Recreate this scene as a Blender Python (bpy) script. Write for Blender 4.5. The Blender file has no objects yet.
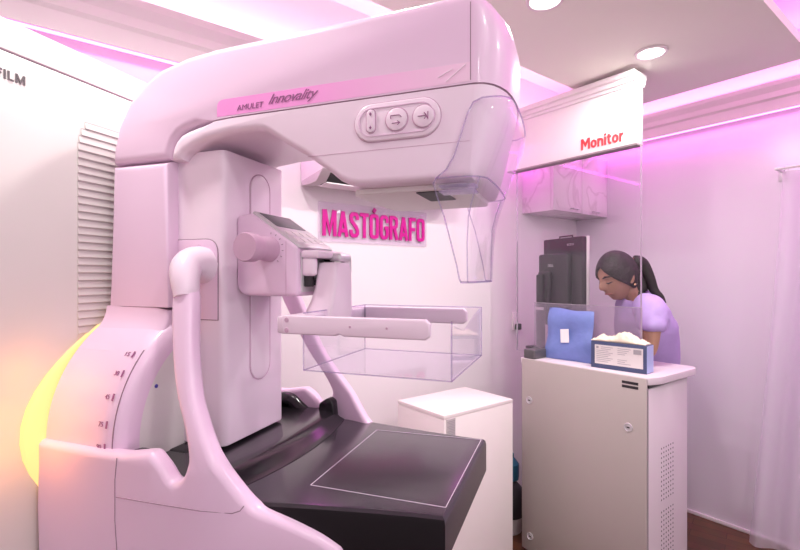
import bpy, bmesh, math, random
from mathutils import Vector, Matrix
random.seed(7)
S = bpy.context.scene
C = S.collection
H = 1.38                     # eye height of the camera

# ------------------------------------------------------------------ camera, world, lights, exposure
cd = bpy.data.cameras.new('camera'); cam = bpy.data.objects.new('camera', cd); C.objects.link(cam)
cd.sensor_width = 36; cd.lens = 470/800*36; cd.clip_start = .02
cd.shift_y = 2/800
cam.location = (0, 0, H); cam.rotation_euler = (math.pi/2, 0, 0)
S.camera = cam
S.view_settings.view_transform = 'Standard'; S.view_settings.look = 'None'
S.view_settings.gamma = 1; S.view_settings.use_curve_mapping = False
S.view_settings.exposure = 0.12

W = bpy.data.worlds.new('world'); S.world = W; W.use_nodes = True
W.node_tree.nodes['Background'].inputs[0].default_value = (.985, .91, .97, 1)
W.node_tree.nodes['Background'].inputs[1].default_value = 1.0

# room axes: a = metres from the right wall, b = metres from the back wall
K = Vector((1.252, 3.334)); EA = Vector((-.79, -.613)); EB = Vector((.613, -.79))
ZC = H + .915                # lowered ceiling panel
ZU = H + 1.25                # raised ceiling above the coves
def room(a, b, z=0.0):
    p = K + EA*a + EB*b
    return Vector((p.x, p.y, z))
def pixz(u, v, dz):
    """room (a, b) of the point at height dz over the eye seen at pixel (u, v)"""
    Y = 470*dz/(277-v); X = (u-400)/470*Y; d = Vector((X, Y))-K
    return d.dot(EA), d.dot(EB)
ROT_ROOM = math.atan2(EA.y, EA.x)

def area(name, loc, size, energy, col, target=None, shape='RECTANGLE', size_y=.05, spread=math.pi, xdir=None):
    l = bpy.data.lights.new(name, 'AREA'); l.energy = energy; l.color = col; l.shape = shape
    l.size = size
    if shape in ('RECTANGLE', 'ELLIPSE'): l.size_y = size_y
    l.spread = spread
    o = bpy.data.objects.new(name, l); C.objects.link(o)
    d = (Vector(target)-Vector(loc)).normalized()
    x = Vector(xdir).normalized() if xdir is not None else Vector((1, 0, 0))
    y = (-d).cross(x).normalized(); x = y.cross(-d)
    m = Matrix((x, y, -d)).transposed().to_4x4(); m.translation = Vector(loc)
    o.matrix_world = m
    return o
d0, d1_ = pixz(651, 52, .915), pixz(545, -1, .915)
DOWN = [d0, d1_, (d1_[0]*2-d0[0], d1_[1]), (d1_[0]*3-d0[0]*2, d1_[1])]
BACK_EDGE = (pixz(580, 86, .915)[1]+pixz(377, 12, .915)[1])/2
NEAR_EDGE = (pixz(800, 38, .915)[1]+pixz(758, 0, .915)[1])/2
RIGHT_EDGE = (pixz(800, 58, .915)[0]+pixz(650, 103, .915)[0])/2
MAG = (1.0, .12, .92)
eb3 = Vector((EB.x, EB.y, 0)); ea3 = Vector((EA.x, EA.y, 0))
# magenta cove strips: along the right wall and the back wall, shining down and up
area('cove_light_right', room(.05, 1.6, H+.834), 3.0, 3.4, MAG, room(.01, 1.6, 0), size_y=.03, xdir=eb3)
area('cove_light_right_up', room(.06, 1.6, H+1.0), 3.0, 7.0, (1, .3, .85), room(.1, 1.6, 5), size_y=.04, xdir=eb3)
area('cove_light_back', room(1.9, .05, H+.747), 3.2, 4.0, MAG, room(1.9, .01, 0), size_y=.03, xdir=ea3)
area('cove_light_back_up', room(1.9, .06, H+.93), 3.2, 7.0, (1, .62, .80), room(1.9, .1, 5), size_y=.04, xdir=ea3)
area('cove_light_tray', room(1.5, NEAR_EDGE-.03, ZC+.06), 2.6, 10.0, (1, .08, .85), room(1.5, NEAR_EDGE+.25, ZU), size_y=.04, xdir=ea3)
# recessed downlights, a row on the lowered panel
for i, (a, b) in enumerate(DOWN):
    area('downlight_lamp', room(a, b, ZC-.014), .10, 7.0, (1, .97, .93), room(a, b, 0), shape='DISK')

for a, b in ((1.2, 2.6), (2.6, 2.6), (3.6, 3.2)):  # unseen fill lamps added under the upper ceiling to brighten the room
    area('tray_fill_lamp', room(a, b, ZU-.02), .22, 11.0, (1, .96, .95), room(a, b, 0), shape='DISK')

# ------------------------------------------------------------------ materials
MATS = {}
def mat(name, col, rough=.45, metal=0.0, spec=.5, coat=0.0, noise=.03, scale=12, emit=None, es=0.0, bump=0.0):
    if name in MATS: return MATS[name]
    m = bpy.data.materials.new(name); m.use_nodes = True
    n = m.node_tree.nodes; L = m.node_tree.links; p = n['Principled BSDF']
    p.inputs['Roughness'].default_value = rough; p.inputs['Metallic'].default_value = metal
    p.inputs['Specular IOR Level'].default_value = spec; p.inputs['Coat Weight'].default_value = coat
    p.inputs['Coat Roughness'].default_value = .08
    tc = n.new('ShaderNodeTexCoord'); t = n.new('ShaderNodeTexNoise'); t.inputs['Scale'].default_value = scale
    t.inputs['Detail'].default_value = 3
    L.new(tc.outputs['Object'], t.inputs['Vector'])
    r = n.new('ShaderNodeMapRange'); r.inputs[3].default_value = 1-noise; r.inputs[4].default_value = 1+noise
    L.new(t.outputs['Fac'], r.inputs[0])
    v = n.new('ShaderNodeVectorMath'); v.operation = 'SCALE'; v.inputs[0].default_value = col[:3]
    L.new(r.outputs[0], v.inputs['Scale']); L.new(v.outputs[0], p.inputs['Base Color'])
    if bump:
        b = n.new('ShaderNodeBump'); b.inputs['Strength'].default_value = bump; b.inputs['Distance'].default_value = .01
        L.new(t.outputs['Fac'], b.inputs['Height']); L.new(b.outputs[0], p.inputs['Normal'])
    if emit:
        p.inputs['Emission Color'].default_value = (*emit, 1); p.inputs['Emission Strength'].default_value = es
    MATS[name] = m; return m
def clear(name, tint, edge, refl=.10, haze=0.0, hazecol=(.8, .75, .8)):
    m = bpy.data.materials.new(name); m.use_nodes = True
    n = m.node_tree.nodes; L = m.node_tree.links
    n.remove(n['Principled BSDF']); out = n['Material Output']
    tr = n.new('ShaderNodeBsdfTransparent'); gl = n.new('ShaderNodeBsdfGlossy'); gl.inputs['Roughness'].default_value = .04
    gl.inputs['Color'].default_value = (.95, .93, 1, 1)
    lw = n.new('ShaderNodeLayerWeight'); lw.inputs['Blend'].default_value = .25
    mc = n.new('ShaderNodeMix'); mc.data_type = 'RGBA'
    mc.inputs[6].default_value = (*tint, 1); mc.inputs[7].default_value = (*edge, 1)
    L.new(lw.outputs['Facing'], mc.inputs[0]); L.new(mc.outputs[2], tr.inputs['Color'])
    mr = n.new('ShaderNodeMapRange'); mr.inputs[3].default_value = refl*.5; mr.inputs[4].default_value = min(1, refl*4)
    L.new(lw.outputs['Fresnel'], mr.inputs[0])
    mx = n.new('ShaderNodeMixShader'); L.new(mr.outputs[0], mx.inputs[0]); L.new(tr.outputs[0], mx.inputs[1]); L.new(gl.outputs[0], mx.inputs[2])
    last = mx
    if haze:
        df = n.new('ShaderNodeBsdfDiffuse'); df.inputs['Color'].default_value = (*hazecol, 1)
        tl = n.new('ShaderNodeBsdfTranslucent'); tl.inputs['Color'].default_value = (*hazecol, 1)
        m3 = n.new('ShaderNodeMixShader'); m3.inputs[0].default_value = .5
        L.new(df.outputs[0], m3.inputs[1]); L.new(tl.outputs[0], m3.inputs[2])
        m2 = n.new('ShaderNodeMixShader'); m2.inputs[0].default_value = haze
        L.new(mx.outputs[0], m2.inputs[1]); L.new(m3.outputs[0], m2.inputs[2]); last = m2
    L.new(last.outputs[0], out.inputs[0]); MATS[name] = m; return m

M_pink = mat('pink_enamel', (.77, .565, .725), .38, coat=.15, noise=.015)
M_pinkw = mat('pale_pink_enamel', (.83, .685, .79), .35, coat=.15, noise=.015)
M_white = mat('white_enamel', (.86, .81, .81), .35, coat=.15, noise=.015)
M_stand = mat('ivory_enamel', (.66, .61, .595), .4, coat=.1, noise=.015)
M_greyw = mat('warm_white_plastic', (.74, .69, .68), .45, noise=.02)
M_knob = mat('mauve_plastic', (.58, .37, .50), .45, noise=.02)
M_seam = mat('dark_seam', (.30, .19, .25), .6)
M_black = mat('black_gloss_plastic', (.012, .010, .013), .16, spec=.5, noise=.05)
M_bed = mat('carbon_black_bed', (.030, .024, .032), .20, spec=.6, noise=.08, scale=40)
M_bedshade = mat('bed_side_shade', (.008, .006, .008), .5, spec=.2)  # darker copy of the bed black: dark reflections painted into its sides
M_line = mat('white_marking', (.62, .55, .62), .5)
M_dark = mat('dark_recess', (.03, .025, .03), .6)
M_silver = mat('brushed_silver', (.70, .68, .70), .35, metal=.45)
M_screen = mat('grey_display', (.17, .17, .18), .5)
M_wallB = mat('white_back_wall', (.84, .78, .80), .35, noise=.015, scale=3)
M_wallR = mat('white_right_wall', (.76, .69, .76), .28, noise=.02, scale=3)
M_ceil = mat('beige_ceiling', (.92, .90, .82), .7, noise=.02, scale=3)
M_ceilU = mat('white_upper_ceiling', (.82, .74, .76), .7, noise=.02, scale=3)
M_corn = mat('white_moulding', (.88, .80, .81), .5, noise=.02)
M_led = mat('magenta_led', (1, .5, .95), .5, emit=(1, .35, .95), es=2.2)
M_lamp = mat('downlight_diffuser', (1, 1, 1), .5, emit=(1, .98, .93), es=6)
M_amber = mat('amber_glow', (.35, .2, .06), .5, emit=(1, .64, .25), es=1.1)
M_sign = mat('magenta_letters', (.60, .004, .27), .3, noise=.02)
M_red = mat('red_letters', (.80, .05, .06), .4)
M_ink = mat('grey_ink', (.10, .08, .09), .5)
M_inkp = mat('plum_ink', (.30, .10, .24), .5)
M_console = mat('console_metal', (.46, .41, .385), .5, noise=.02)
M_consolew = mat('console_pale_metal', (.72, .64, .68), .45, noise=.02)
M_box = mat('white_laminate', (.85, .78, .76), .4, noise=.02)
M_mon = mat('charcoal_plastic', (.045, .043, .046), .5)
M_mon2 = mat('black_plastic', (.022, .021, .023), .45)
M_blue = mat('blue_cloth_pack', (.16, .22, .52), .45, noise=.12, scale=30, bump=.3)
M_navy = mat('navy_card', (.055, .075, .16), .5)
M_card = mat('label_card', (.72, .68, .66), .6)
M_cardb = mat('pale_blue_card', (.42, .50, .78), .5)
M_cream = mat('cream_latex', (.86, .75, .58), .6, noise=.08, scale=20)
M_skin = mat('skin', (.38, .20, .13), .5, noise=.06, scale=20)
M_hair = mat('black_hair', (.014, .009, .009), .6, noise=.3, scale=60, bump=.4)
M_scrub = mat('lilac_scrubs', (.48, .35, .68), .75, noise=.07, scale=18, bump=.25)
M_lip = mat('lip', (.28, .085, .07), .5)
M_gold = mat('gold', (.8, .6, .3), .25, metal=1)
M_ac = mat('air_conditioner_white', (.84, .77, .80), .4)
M_acd = mat('air_conditioner_grey', (.60, .53, .55), .5)
M_teal = mat('teal_plastic', (.02, .13, .20), .4)
M_clear = clear('clear_acrylic', (.995, .99, .995), (.95, .93, .965), .05)
M_tray = clear('clear_paddle', (.995, .99, .995), (.93, .91, .96), .05)
M_edge = clear('acrylic_edge', (.90, .87, .94), (.76, .72, .85), .10, haze=.2, hazecol=(.6, .52, .75))
M_glass = clear('glass_screen', (.985, .98, .985), (.86, .85, .9), .05)
M_glassedge = clear('glass_screen_edge', (.80, .76, .80), (.7, .66, .72), .2, haze=.4, hazecol=(.85, .8, .84))
M_haze = clear('low_acrylic', (.93, .90, .93), (.8, .76, .84), .06, haze=.20, hazecol=(.75, .68, .78))
M_curtain = clear('sheer_curtain', (.93, .89, .95), (.85, .8, .9), .03, haze=.5, hazecol=(.93, .86, .94))

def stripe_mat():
    m = bpy.data.materials.new('pink_name_stripe_glare'); m.use_nodes = True
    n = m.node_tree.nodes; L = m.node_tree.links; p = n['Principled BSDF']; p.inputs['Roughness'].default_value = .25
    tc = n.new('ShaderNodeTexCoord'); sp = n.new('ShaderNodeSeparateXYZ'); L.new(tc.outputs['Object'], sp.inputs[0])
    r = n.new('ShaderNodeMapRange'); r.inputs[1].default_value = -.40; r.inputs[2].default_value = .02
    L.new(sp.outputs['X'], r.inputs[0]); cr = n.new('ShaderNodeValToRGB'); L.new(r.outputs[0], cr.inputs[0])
    e = cr.color_ramp.elements; e[0].color = (.87, .33, .70, 1); e[1].color = (.86, .62, .77, 1)  # paler right end is lamp glare painted into the stripe colour
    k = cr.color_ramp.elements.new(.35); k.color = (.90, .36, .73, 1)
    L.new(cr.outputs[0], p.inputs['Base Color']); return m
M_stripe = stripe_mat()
def marble():
    m = bpy.data.materials.new('white_marble_laminate'); m.use_nodes = True
    n = m.node_tree.nodes; L = m.node_tree.links; p = n['Principled BSDF']; p.inputs['Roughness'].default_value = .15
    tc = n.new('ShaderNodeTexCoord'); t = n.new('ShaderNodeTexNoise'); t.inputs['Scale'].default_value = 3.2
    t.inputs['Detail'].default_value = 3; t.inputs['Distortion'].default_value = 1.0
    L.new(tc.outputs['Object'], t.inputs['Vector']); cr = n.new('ShaderNodeValToRGB'); L.new(t.outputs['Fac'], cr.inputs[0])
    e = cr.color_ramp.elements; e[0].position = .475; e[0].color = (.80, .70, .75, 1); e[1].position = .525; e[1].color = (.80, .70, .75, 1)
    k = cr.color_ramp.elements.new(.50); k.color = (.66, .56, .60, 1)
    L.new(cr.outputs[0], p.inputs['Base Color']); return m
M_marble = marble()
def wood():
    m = bpy.data.materials.new('brown_wood_floor'); m.use_nodes = True
    n = m.node_tree.nodes; L = m.node_tree.links; p = n['Principled BSDF']; p.inputs['Roughness'].default_value = .4
    tc = n.new('ShaderNodeTexCoord'); mp = n.new('ShaderNodeMapping'); mp.inputs['Rotation'].default_value = (0, 0, ROT_ROOM)
    L.new(tc.outputs['Object'], mp.inputs[0])
    b = n.new('ShaderNodeTexBrick'); b.inputs['Scale'].default_value = 5; b.inputs['Mortar Size'].default_value = .008
    b.inputs['Color1'].default_value = (.19, .075, .03, 1); b.inputs['Color2'].default_value = (.11, .042, .02, 1)
    b.inputs['Mortar'].default_value = (.04, .02, .012, 1); b.inputs['Brick Width'].default_value = 1.6; b.inputs['Row Height'].default_value = .35
    L.new(mp.outputs[0], b.inputs['Vector'])
    t = n.new('ShaderNodeTexNoise'); t.inputs['Scale'].default_value = 14; L.new(mp.outputs[0], t.inputs['Vector'])
    mx = n.new('ShaderNodeMix'); mx.data_type = 'RGBA'; mx.blend_type = 'MULTIPLY'; mx.inputs[0].default_value = .5
    L.new(b.outputs['Color'], mx.inputs[6]); L.new(t.outputs['Color'], mx.inputs[7]); L.new(mx.outputs[2], p.inputs['Base Color'])
    return m
M_wood = wood()

# ------------------------------------------------------------------ mesh helpers
def obj(name, bm, m, parent=None, smooth=True, ang=35):
    me = bpy.data.meshes.new(name)
    bmesh.ops.recalc_face_normals(bm, faces=bm.faces)
    bm.to_mesh(me); bm.free()
    ms = m if isinstance(m, (list, tuple)) else [m]
    for x in ms: me.materials.append(x)
    if smooth:
        for p in me.polygons: p.use_smooth = True
        me.set_sharp_from_angle(angle=math.radians(ang))
    o = bpy.data.objects.new(name, me); C.objects.link(o)
    if parent: o.parent = parent
    return o
def tag(o, label, cat, group=None):
    o['label'] = label; o['category'] = cat
    if group: o['group'] = group
    return o
def struct(o): o['kind'] = 'structure'; return o
def thing(name, label, cat, loc=(0, 0, 0), rz=0, group=None):
    o = bpy.data.objects.new(name, None); C.objects.link(o); o.empty_display_size = .1
    o.location = loc; o.rotation_euler = (0, 0, rz); return tag(o, label, cat, group)
def bevel_edges(bm, edges, w, seg=3):
    edges = [e for e in edges if e.is_valid]
    bmesh.ops.bevel(bm, geom=edges, offset=w, segments=seg, profile=.5, affect='EDGES', clamp_overlap=True)
def add_box(bm, x0, x1, y0, y1, z0, z1, bev=0, seg=2, M=None):
    b2 = bmesh.new()
    vs = [b2.verts.new((x, y, z)) for x in (x0, x1) for y in (y0, y1) for z in (z0, z1)]
    for f in ((0, 1, 3, 2), (4, 6, 7, 5), (0, 4, 5, 1), (2, 3, 7, 6), (0, 2, 6, 4), (1, 5, 7, 3)): b2.faces.new([vs[i] for i in f])
    if bev: bevel_edges(b2, list(b2.edges), bev, seg)
    merge(bm, b2, M)
    return bm
def merge(bm, b2, M=None):
    if M is not None: bmesh.ops.transform(b2, matrix=M, verts=b2.verts)
    bmesh.ops.recalc_face_normals(b2, faces=b2.faces)
    me = bpy.data.meshes.new('tmp'); b2.to_mesh(me); b2.free(); bm.from_mesh(me); bpy.data.meshes.remove(me)
def box(x0, x1, y0, y1, z0, z1, bev=0, seg=2, M=None):
    return add_box(bmesh.new(), x0, x1, y0, y1, z0, z1, bev, seg, M)
def prism(pts, y0, y1, bev=0, seg=3, axis='y', sidebev=0):
    """outline in two axes, extruded along the third"""
    b = bmesh.new()
    def P(p, t):
        if axis == 'y': return (p[0], t, p[1])
        if axis == 'z': return (p[0], p[1], t)
        return (t, p[0], p[1])
    A = [b.verts.new(P(p, y0)) for p in pts]; B = [b.verts.new(P(p, y1)) for p in pts]
    n = len(pts)
    fa = b.faces.new(A); fb = b.faces.new(B[::-1])
    for i in range(n): b.faces.new((A[i], B[i], B[(i+1) % n], A[(i+1) % n]))
    bmesh.ops.recalc_face_normals(b, faces=b.faces)
    if bev:
        es = [e for e in b.edges if (e.verts[0] in A and e.verts[1] in A) or (e.verts[0] in B and e.verts[1] in B)]
        bevel_edges(b, es, bev, seg)
    return b
def rounded(pts, r, n=5):
    """round the corners of a closed polygon; r is one radius or one per point"""
    out = []; N = len(pts)
    for i in range(N):
        p = Vector(pts[i][:2]); a = Vector(pts[i-1][:2]); c = Vector(pts[(i+1) % N][:2])
        rr = r[i] if isinstance(r, (list, tuple)) else r
        if rr <= 0: out.append(tuple(p)); continue
        d1 = (a-p); d2 = (c-p); t = min(rr, d1.length*.49, d2.length*.49)
        s = p+d1.normalized()*t; e = p+d2.normalized()*t
        for k in range(n+1):
            u = k/n; out.append(tuple(s*(1-u)**2+p*2*u*(1-u)+e*u*u))
    return out
def catmull(pts, n=5, closed=False):
    P = [Vector(p) for p in pts]; out = []; N = len(P)
    rng = range(N if closed else N-1)
    for i in rng:
        p0 = P[(i-1) % N] if closed or i > 0 else P[0]*2-P[1]
        p1 = P[i]; p2 = P[(i+1) % N]
        p3 = P[(i+2) % N] if closed or i+2 < N else P[-1]*2-P[-2]
        for k in range(n):
            t = k/n
            out.append(.5*((2*p1)+(p2-p0)*t+(2*p0-5*p1+4*p2-p3)*t*t+(3*p1-p0-3*p2+p3)*t**3))
    if not closed: out.append(P[-1])
    return out
def sweep(path, radii, seg=12, flat=1.0, flatdir=None, caps=True, bm=None):
    """round or flattened tube along a path"""
    b = bm or bmesh.new(); path = [Vector(p) for p in path]; rings = []
    if not isinstance(radii, (list, tuple)): radii = [radii]*len(path)
    up = Vector(flatdir) if flatdir is not None else Vector((.13, .27, .95))
    for i, p in enumerate(path):
        t = (path[min(i+1, len(path)-1)]-path[max(i-1, 0)]).normalized()
        s = (up-t*up.dot(t)); s = s.normalized() if s.length > 1e-4 else t.orthogonal().normalized()
        q = t.cross(s)
        rings.append([b.verts.new(p+(s*math.cos(2*math.pi*k/seg)*flat+q*math.sin(2*math.pi*k/seg))*radii[i]) for k in range(seg)])
    for i in range(len(rings)-1):
        for k in range(seg): b.faces.new((rings[i][k], rings[i][(k+1) % seg], rings[i+1][(k+1) % seg], rings[i+1][k]))
    if caps: b.faces.new(rings[0][::-1]); b.faces.new(rings[-1])
    return b
def lathe(prof, seg=48, axis='x', center=(0, 0), a0=0, a1=2*math.pi, cap=False):
    """prof: (along, radius); axis x: circle in (y,z) round center"""
    b = bmesh.new(); full = abs(a1-a0-2*math.pi) < 1e-6; n = seg if full else seg+1; rings = []
    for (t, r) in prof:
        ring = []
        for k in range(n):
            th = a0+(a1-a0)*k/seg; c, s = math.cos(th)*r, math.sin(th)*r
            ring.append(b.verts.new((t, center[0]+c, center[1]+s) if axis == 'x' else ((center[0]+c, t, center[1]+s) if axis == 'y' else (center[0]+c, center[1]+s, t))))
        rings.append(ring)
    for i in range(len(rings)-1):
        for k in range(seg):
            k2 = (k+1) % n
            b.faces.new((rings[i][k], rings[i][k2], rings[i+1][k2], rings[i+1][k]))
    if full:
        for ring in (rings[0], rings[-1]):
            try: b.faces.new(ring)
            except ValueError: pass
    return b
def loft(sections, closed=True, cap=True):
    b = bmesh.new(); R = [[b.verts.new(p) for p in s] for s in sections]; n = len(R[0])
    for i in range(len(R)-1):
        for k in range(n if closed else n-1):
            k2 = (k+1) % n; b.faces.new((R[i][k], R[i][k2], R[i+1][k2], R[i+1][k]))
    if cap and closed: b.faces.new(R[0][::-1]); b.faces.new(R[-1])
    return b
def text_bm(body, width, height, depth=.002, shear=0, offset=0, spacing=1.0):
    """lettering scaled to width x height, lying in XY"""
    cu = bpy.data.curves.new('t', 'FONT'); cu.body = body; cu.size = 1; cu.extrude = .01; cu.shear = shear; cu.offset = offset
    cu.space_character = spacing; cu.resolution_u = 3
    o = bpy.data.objects.new('t', cu); C.objects.link(o); bpy.context.view_layer.update()
    me = bpy.data.meshes.new_from_object(o.evaluated_get(bpy.context.evaluated_depsgraph_get()))
    bpy.data.objects.remove(o); bpy.data.curves.remove(cu)
    b = bmesh.new(); b.from_mesh(me); bpy.data.meshes.remove(me)
    xs = [v.co.x for v in b.verts]; ys = [v.co.y for v in b.verts]
    x0, x1, y0, y1 = min(xs), max(xs), min(ys), max(ys)
    for v in b.verts:
        v.co = Vector(((v.co.x-x0)/(x1-x0)*width, (v.co.y-y0)/(y1-y0)*height, (v.co.z+.01)/.02*depth))
    return b
def stroke_bm(bm, path, w, ht, depth, closed=False, ox=0, sc=1.0):
    P = [Vector(p) for p in path]; n = len(P); top = []
    for i, p in enumerate(P):
        a = P[i-1] if (closed or i > 0) else None; c = P[(i+1) % n] if (closed or i < n-1) else None
        d1 = (p-a).normalized() if a is not None else (c-p).normalized(); d2 = (c-p).normalized() if c is not None else d1
        t = d1+d2; t = t.normalized() if t.length > 1e-5 else d1
        nn = Vector((-t.y, t.x)); k = max(.45, nn.dot(Vector((-d1.y, d1.x))))
        top.append((p+nn*w/2/k, p-nn*w/2/k))
    V = [[bm.verts.new(((ox+q.x)*sc*WSC, q.y*ht, z)) for q in t for z in (0, depth)] for t in top]
    for i in range(n if closed else n-1):
        A, B = V[i], V[(i+1) % n]
        for f in ((A[1], B[1], B[3], A[3]), (A[0], A[2], B[2], B[0]), (A[0], B[0], B[1], A[1]), (A[2], A[3], B[3], B[2])): bm.faces.new(f)
    if not closed:
        bm.faces.new((V[0][0], V[0][1], V[0][3], V[0][2])); bm.faces.new((V[-1][0], V[-1][2], V[-1][3], V[-1][1]))
def basis(o, r, u):
    r = Vector(r).normalized(); u = Vector(u).normalized(); n = r.cross(u)
    m = Matrix((r, u, n)).transposed().to_4x4(); m.translation = Vector(o); return m
def place(bm, M):
    bmesh.ops.transform(bm, matrix=M, verts=bm.verts); return bm
def apply_mods(o):
    bpy.context.view_layer.update()
    me = bpy.data.meshes.new_from_object(o.evaluated_get(bpy.context.evaluated_depsgraph_get()))
    o.modifiers.clear(); o.data = me; return o
def rb(a0, a1, b0, b1, z0, z1, bev=0, seg=2):
    """box in room axes, in world space"""
    return box(a0, a1, b0, b1, z0, z1, bev, seg, M_ROOM)
M_ROOM = Matrix(((EA.x, EB.x, 0, K.x), (EA.y, EB.y, 0, K.y), (0, 0, 1, 0), (0, 0, 0, 1)))

# ------------------------------------------------------------------ the room shell
struct(obj('floor', rb(-.1, 4.6, -.1, 4.9, -.1, 0), M_wood, smooth=False))
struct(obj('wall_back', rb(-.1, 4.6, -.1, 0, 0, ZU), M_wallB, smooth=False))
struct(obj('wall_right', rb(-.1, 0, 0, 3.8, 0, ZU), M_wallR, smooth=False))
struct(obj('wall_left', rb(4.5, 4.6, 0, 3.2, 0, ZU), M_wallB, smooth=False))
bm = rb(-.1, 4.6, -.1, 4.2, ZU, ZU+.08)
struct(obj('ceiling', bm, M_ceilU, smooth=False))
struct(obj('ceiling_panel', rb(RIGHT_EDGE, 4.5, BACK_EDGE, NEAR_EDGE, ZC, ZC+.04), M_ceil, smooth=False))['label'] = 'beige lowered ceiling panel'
def cornice(name, z0, z1, L0, L1, along):
    h = z1-z0
    prof = [(0, z0+.03), (.075, z0+.03), (.075, z0), (.085, z0), (.085, z0+h*.35), (.095, z0+h*.42), (.095, z0+h*.6), (.11, z0+h*.78), (.11, z1-.012), (.05, z1-.012), (.05, z1-.03), (0, z1-.03)]
    if along == 'b': b = prism([(p[0], p[1]) for p in prof], L0, L1, axis='y')
    else: b = prism(prof, L0, L1, axis='x')
    return struct(obj(name, place(b, M_ROOM), M_corn, ang=20))
cornice('trim_1', H+.842, H+.995, 0, 3.8, 'b')
cornice('trim_2', H+.755, H+.93, .11, 4.5, 'a')
struct(obj('baseboard_right', rb(0, .012, 0, 3.8, 0, .020, .003), M_corn))
struct(obj('baseboard_back', rb(.02, 4.5, 0, .012, 0, .020, .003), M_corn))
tag(obj('led_strip', rb(.058, .072, .02, 3.7, H+.839, H+.848), M_led), 'magenta light strip under the moulding on the right wall', 'light strip')
tag(obj('led_strip', rb(.72, 4.4, .058, .072, H+.752, H+.761), M_led), 'magenta light strip under the moulding along the back wall', 'light strip')
for i, (a, b) in enumerate(DOWN):
    lab = ['round recessed downlight beside the end of the white header panel', 'round recessed downlight above the tip of the machine arm'][i] if i < 2 else None
    if i >= 2: continue
    p = room(a, b, ZC)
    t = thing('ceiling_light', lab, 'ceiling light', p, 0, 'recessed ceiling downlights')
    obj('trim_ring', lathe([(-.001, .062), (-.008, .060), (-.008, .050), (-.003, .048), (-.001, .048)], 32, 'z'), M_corn, t)
    obj('diffuser', lathe([(-.002, .048), (-.005, .044), (-.006, .02), (-.006, .002)], 32, 'z'), M_lamp, t)

# ------------------------------------------------------------------ the mammography machine
# local axes: x = forward towards the patient, y = across, z = up from the floor
MX, MY = .117, .814
F2 = Vector((.94, -.34)).normalized(); L2 = Vector((.34, .94)).normalized()
root = thing('mammography_machine', 'tall pale pink mammography machine with overhanging arm, clear paddle tray and black bed', 'mammography machine',
             (MX, MY, 0), math.atan2(F2.y, F2.x))
def mp(u, v, l):
    """point of the machine's plane y = l seen at pixel (u, v)"""
    r = (u-400)/470; ox = MX+L2.x*l; oy = MY+L2.y*l
    f = (r*oy-ox)/(F2.x-r*F2.y); Y = oy+F2.y*f
    return (f, (277-v)/470*Y+H)
def h(p): return [(x, z+H) for x, z in p]
def inset(pts, d):
    n = len(pts); out = []
    ar = sum(pts[i][0]*pts[(i+1) % n][1]-pts[(i+1) % n][0]*pts[i][1] for i in range(n)); sg = 1 if ar > 0 else -1
    for i in range(n):
        a = Vector(pts[i-1]); p = Vector(pts[i]); c = Vector(pts[(i+1) % n])
        e1 = (p-a).normalized(); e2 = (c-p).normalized()
        nn = Vector((-(e1.y+e2.y), e1.x+e2.x))
        if nn.length < 1e-6: nn = Vector((-e1.y, e1.x))
        nn.normalize(); k = max(.5, nn.dot(Vector((-e1.y, e1.x))))
        q = p+nn*sg*d/k; out.append((q.x, q.y))
    return out
def nose_loft(outline, w, f0, bev, steps=11, pw=2.4, keep=None):
    """side outline carried across the width; the nose in front of f0 rounds off in plan, long edges are rolled"""
    secs = []; ts = []
    for i in range(steps+1):
        t = -1+2*i/steps
        ts.append(math.copysign(1-(1-abs(t))**2.0, t) if abs(t) < 1 else t)
    ts = [-1, -.995, -.985, -.96, -.92, -.86, -.76, -.6, -.4, -.2, 0, .2, .4, .6, .76, .86, .92, .96, .985, .995, 1]
    for t in ts:
        dist = (1-abs(t))*w
        ins = bev-math.sqrt(max(0, bev*bev-(bev-min(dist, bev))**2))
        o = inset(outline, ins) if ins > 1e-5 else outline
        if keep: o = [q if abs(p[1]-H-keep) > .004 else p for p, q in zip(outline, o)]
        k = (1-min(.9985, abs(t))**pw)**(1/pw)
        k = max(k, .10)
        secs.append([((x if x <= f0 else f0+(x-f0)*k), t*w, z) for x, z in o])
    return loft(secs)

arm_o = h([(-.694, .2235), (-.692, .253), (-.678, .301), (-.651, .3435), (-.612, .375), (-.567, .398), (-.505, .411), (-.44, .416), (-.30, .418), (-.15, .419), (-.05, .421),
           (.015, .423), (.045, .420), (.065, .411), (.079, .394), (.086, .367), (.087, .33), (.085, .305), (.084, .2855),
           (.03, .2855), (-.10, .2855), (-.25, .2855), (-.40, .2855), (-.44, .2835), (-.48, .2795), (-.505, .274), (-.52, .269), (-.532, .259), (-.539, .2484), (-.544, .235), (-.547, .2225)])
arm = obj('upper_arm', nose_loft(arm_o, .12, .028, .016, keep=.2855), M_pink, root, ang=50)
head_o = h([(.082, .283), (.078, .265), (.072, .240), (.064, .21), (.054, .178), (.044, .155), (.034, .146), (.01, .145), (-.08, .145), (-.15, .1455), (-.168, .149),
            (-.187, .158), (-.203, .171), (-.25, .204), (-.29, .228), (-.32, .2475), (-.333, .2545), (-.35, .258), (-.404, .2575), (-.46, .251), (-.489, .2415), (-.508, .233), (-.518, .224), (-.519, .2205),
            (-.544, .2205), (-.541, .235), (-.536, .248), (-.530, .257), (-.518, .2665), (-.503, .272), (-.478, .2775), (-.44, .2815), (-.40, .2833), (-.25, .2833), (-.10, .2833), (.03, .2833)])
tube = obj('tube_head', nose_loft(head_o, .1195, .028, .012, keep=.283), M_pinkw, root, ang=50)
obj('head_seam', nose_loft(h([(-.40, .2833), (.0812, .2833), (.0812, .2858), (-.40, .2858)]), .1188, .028, .0005), M_seam, arm)
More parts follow.
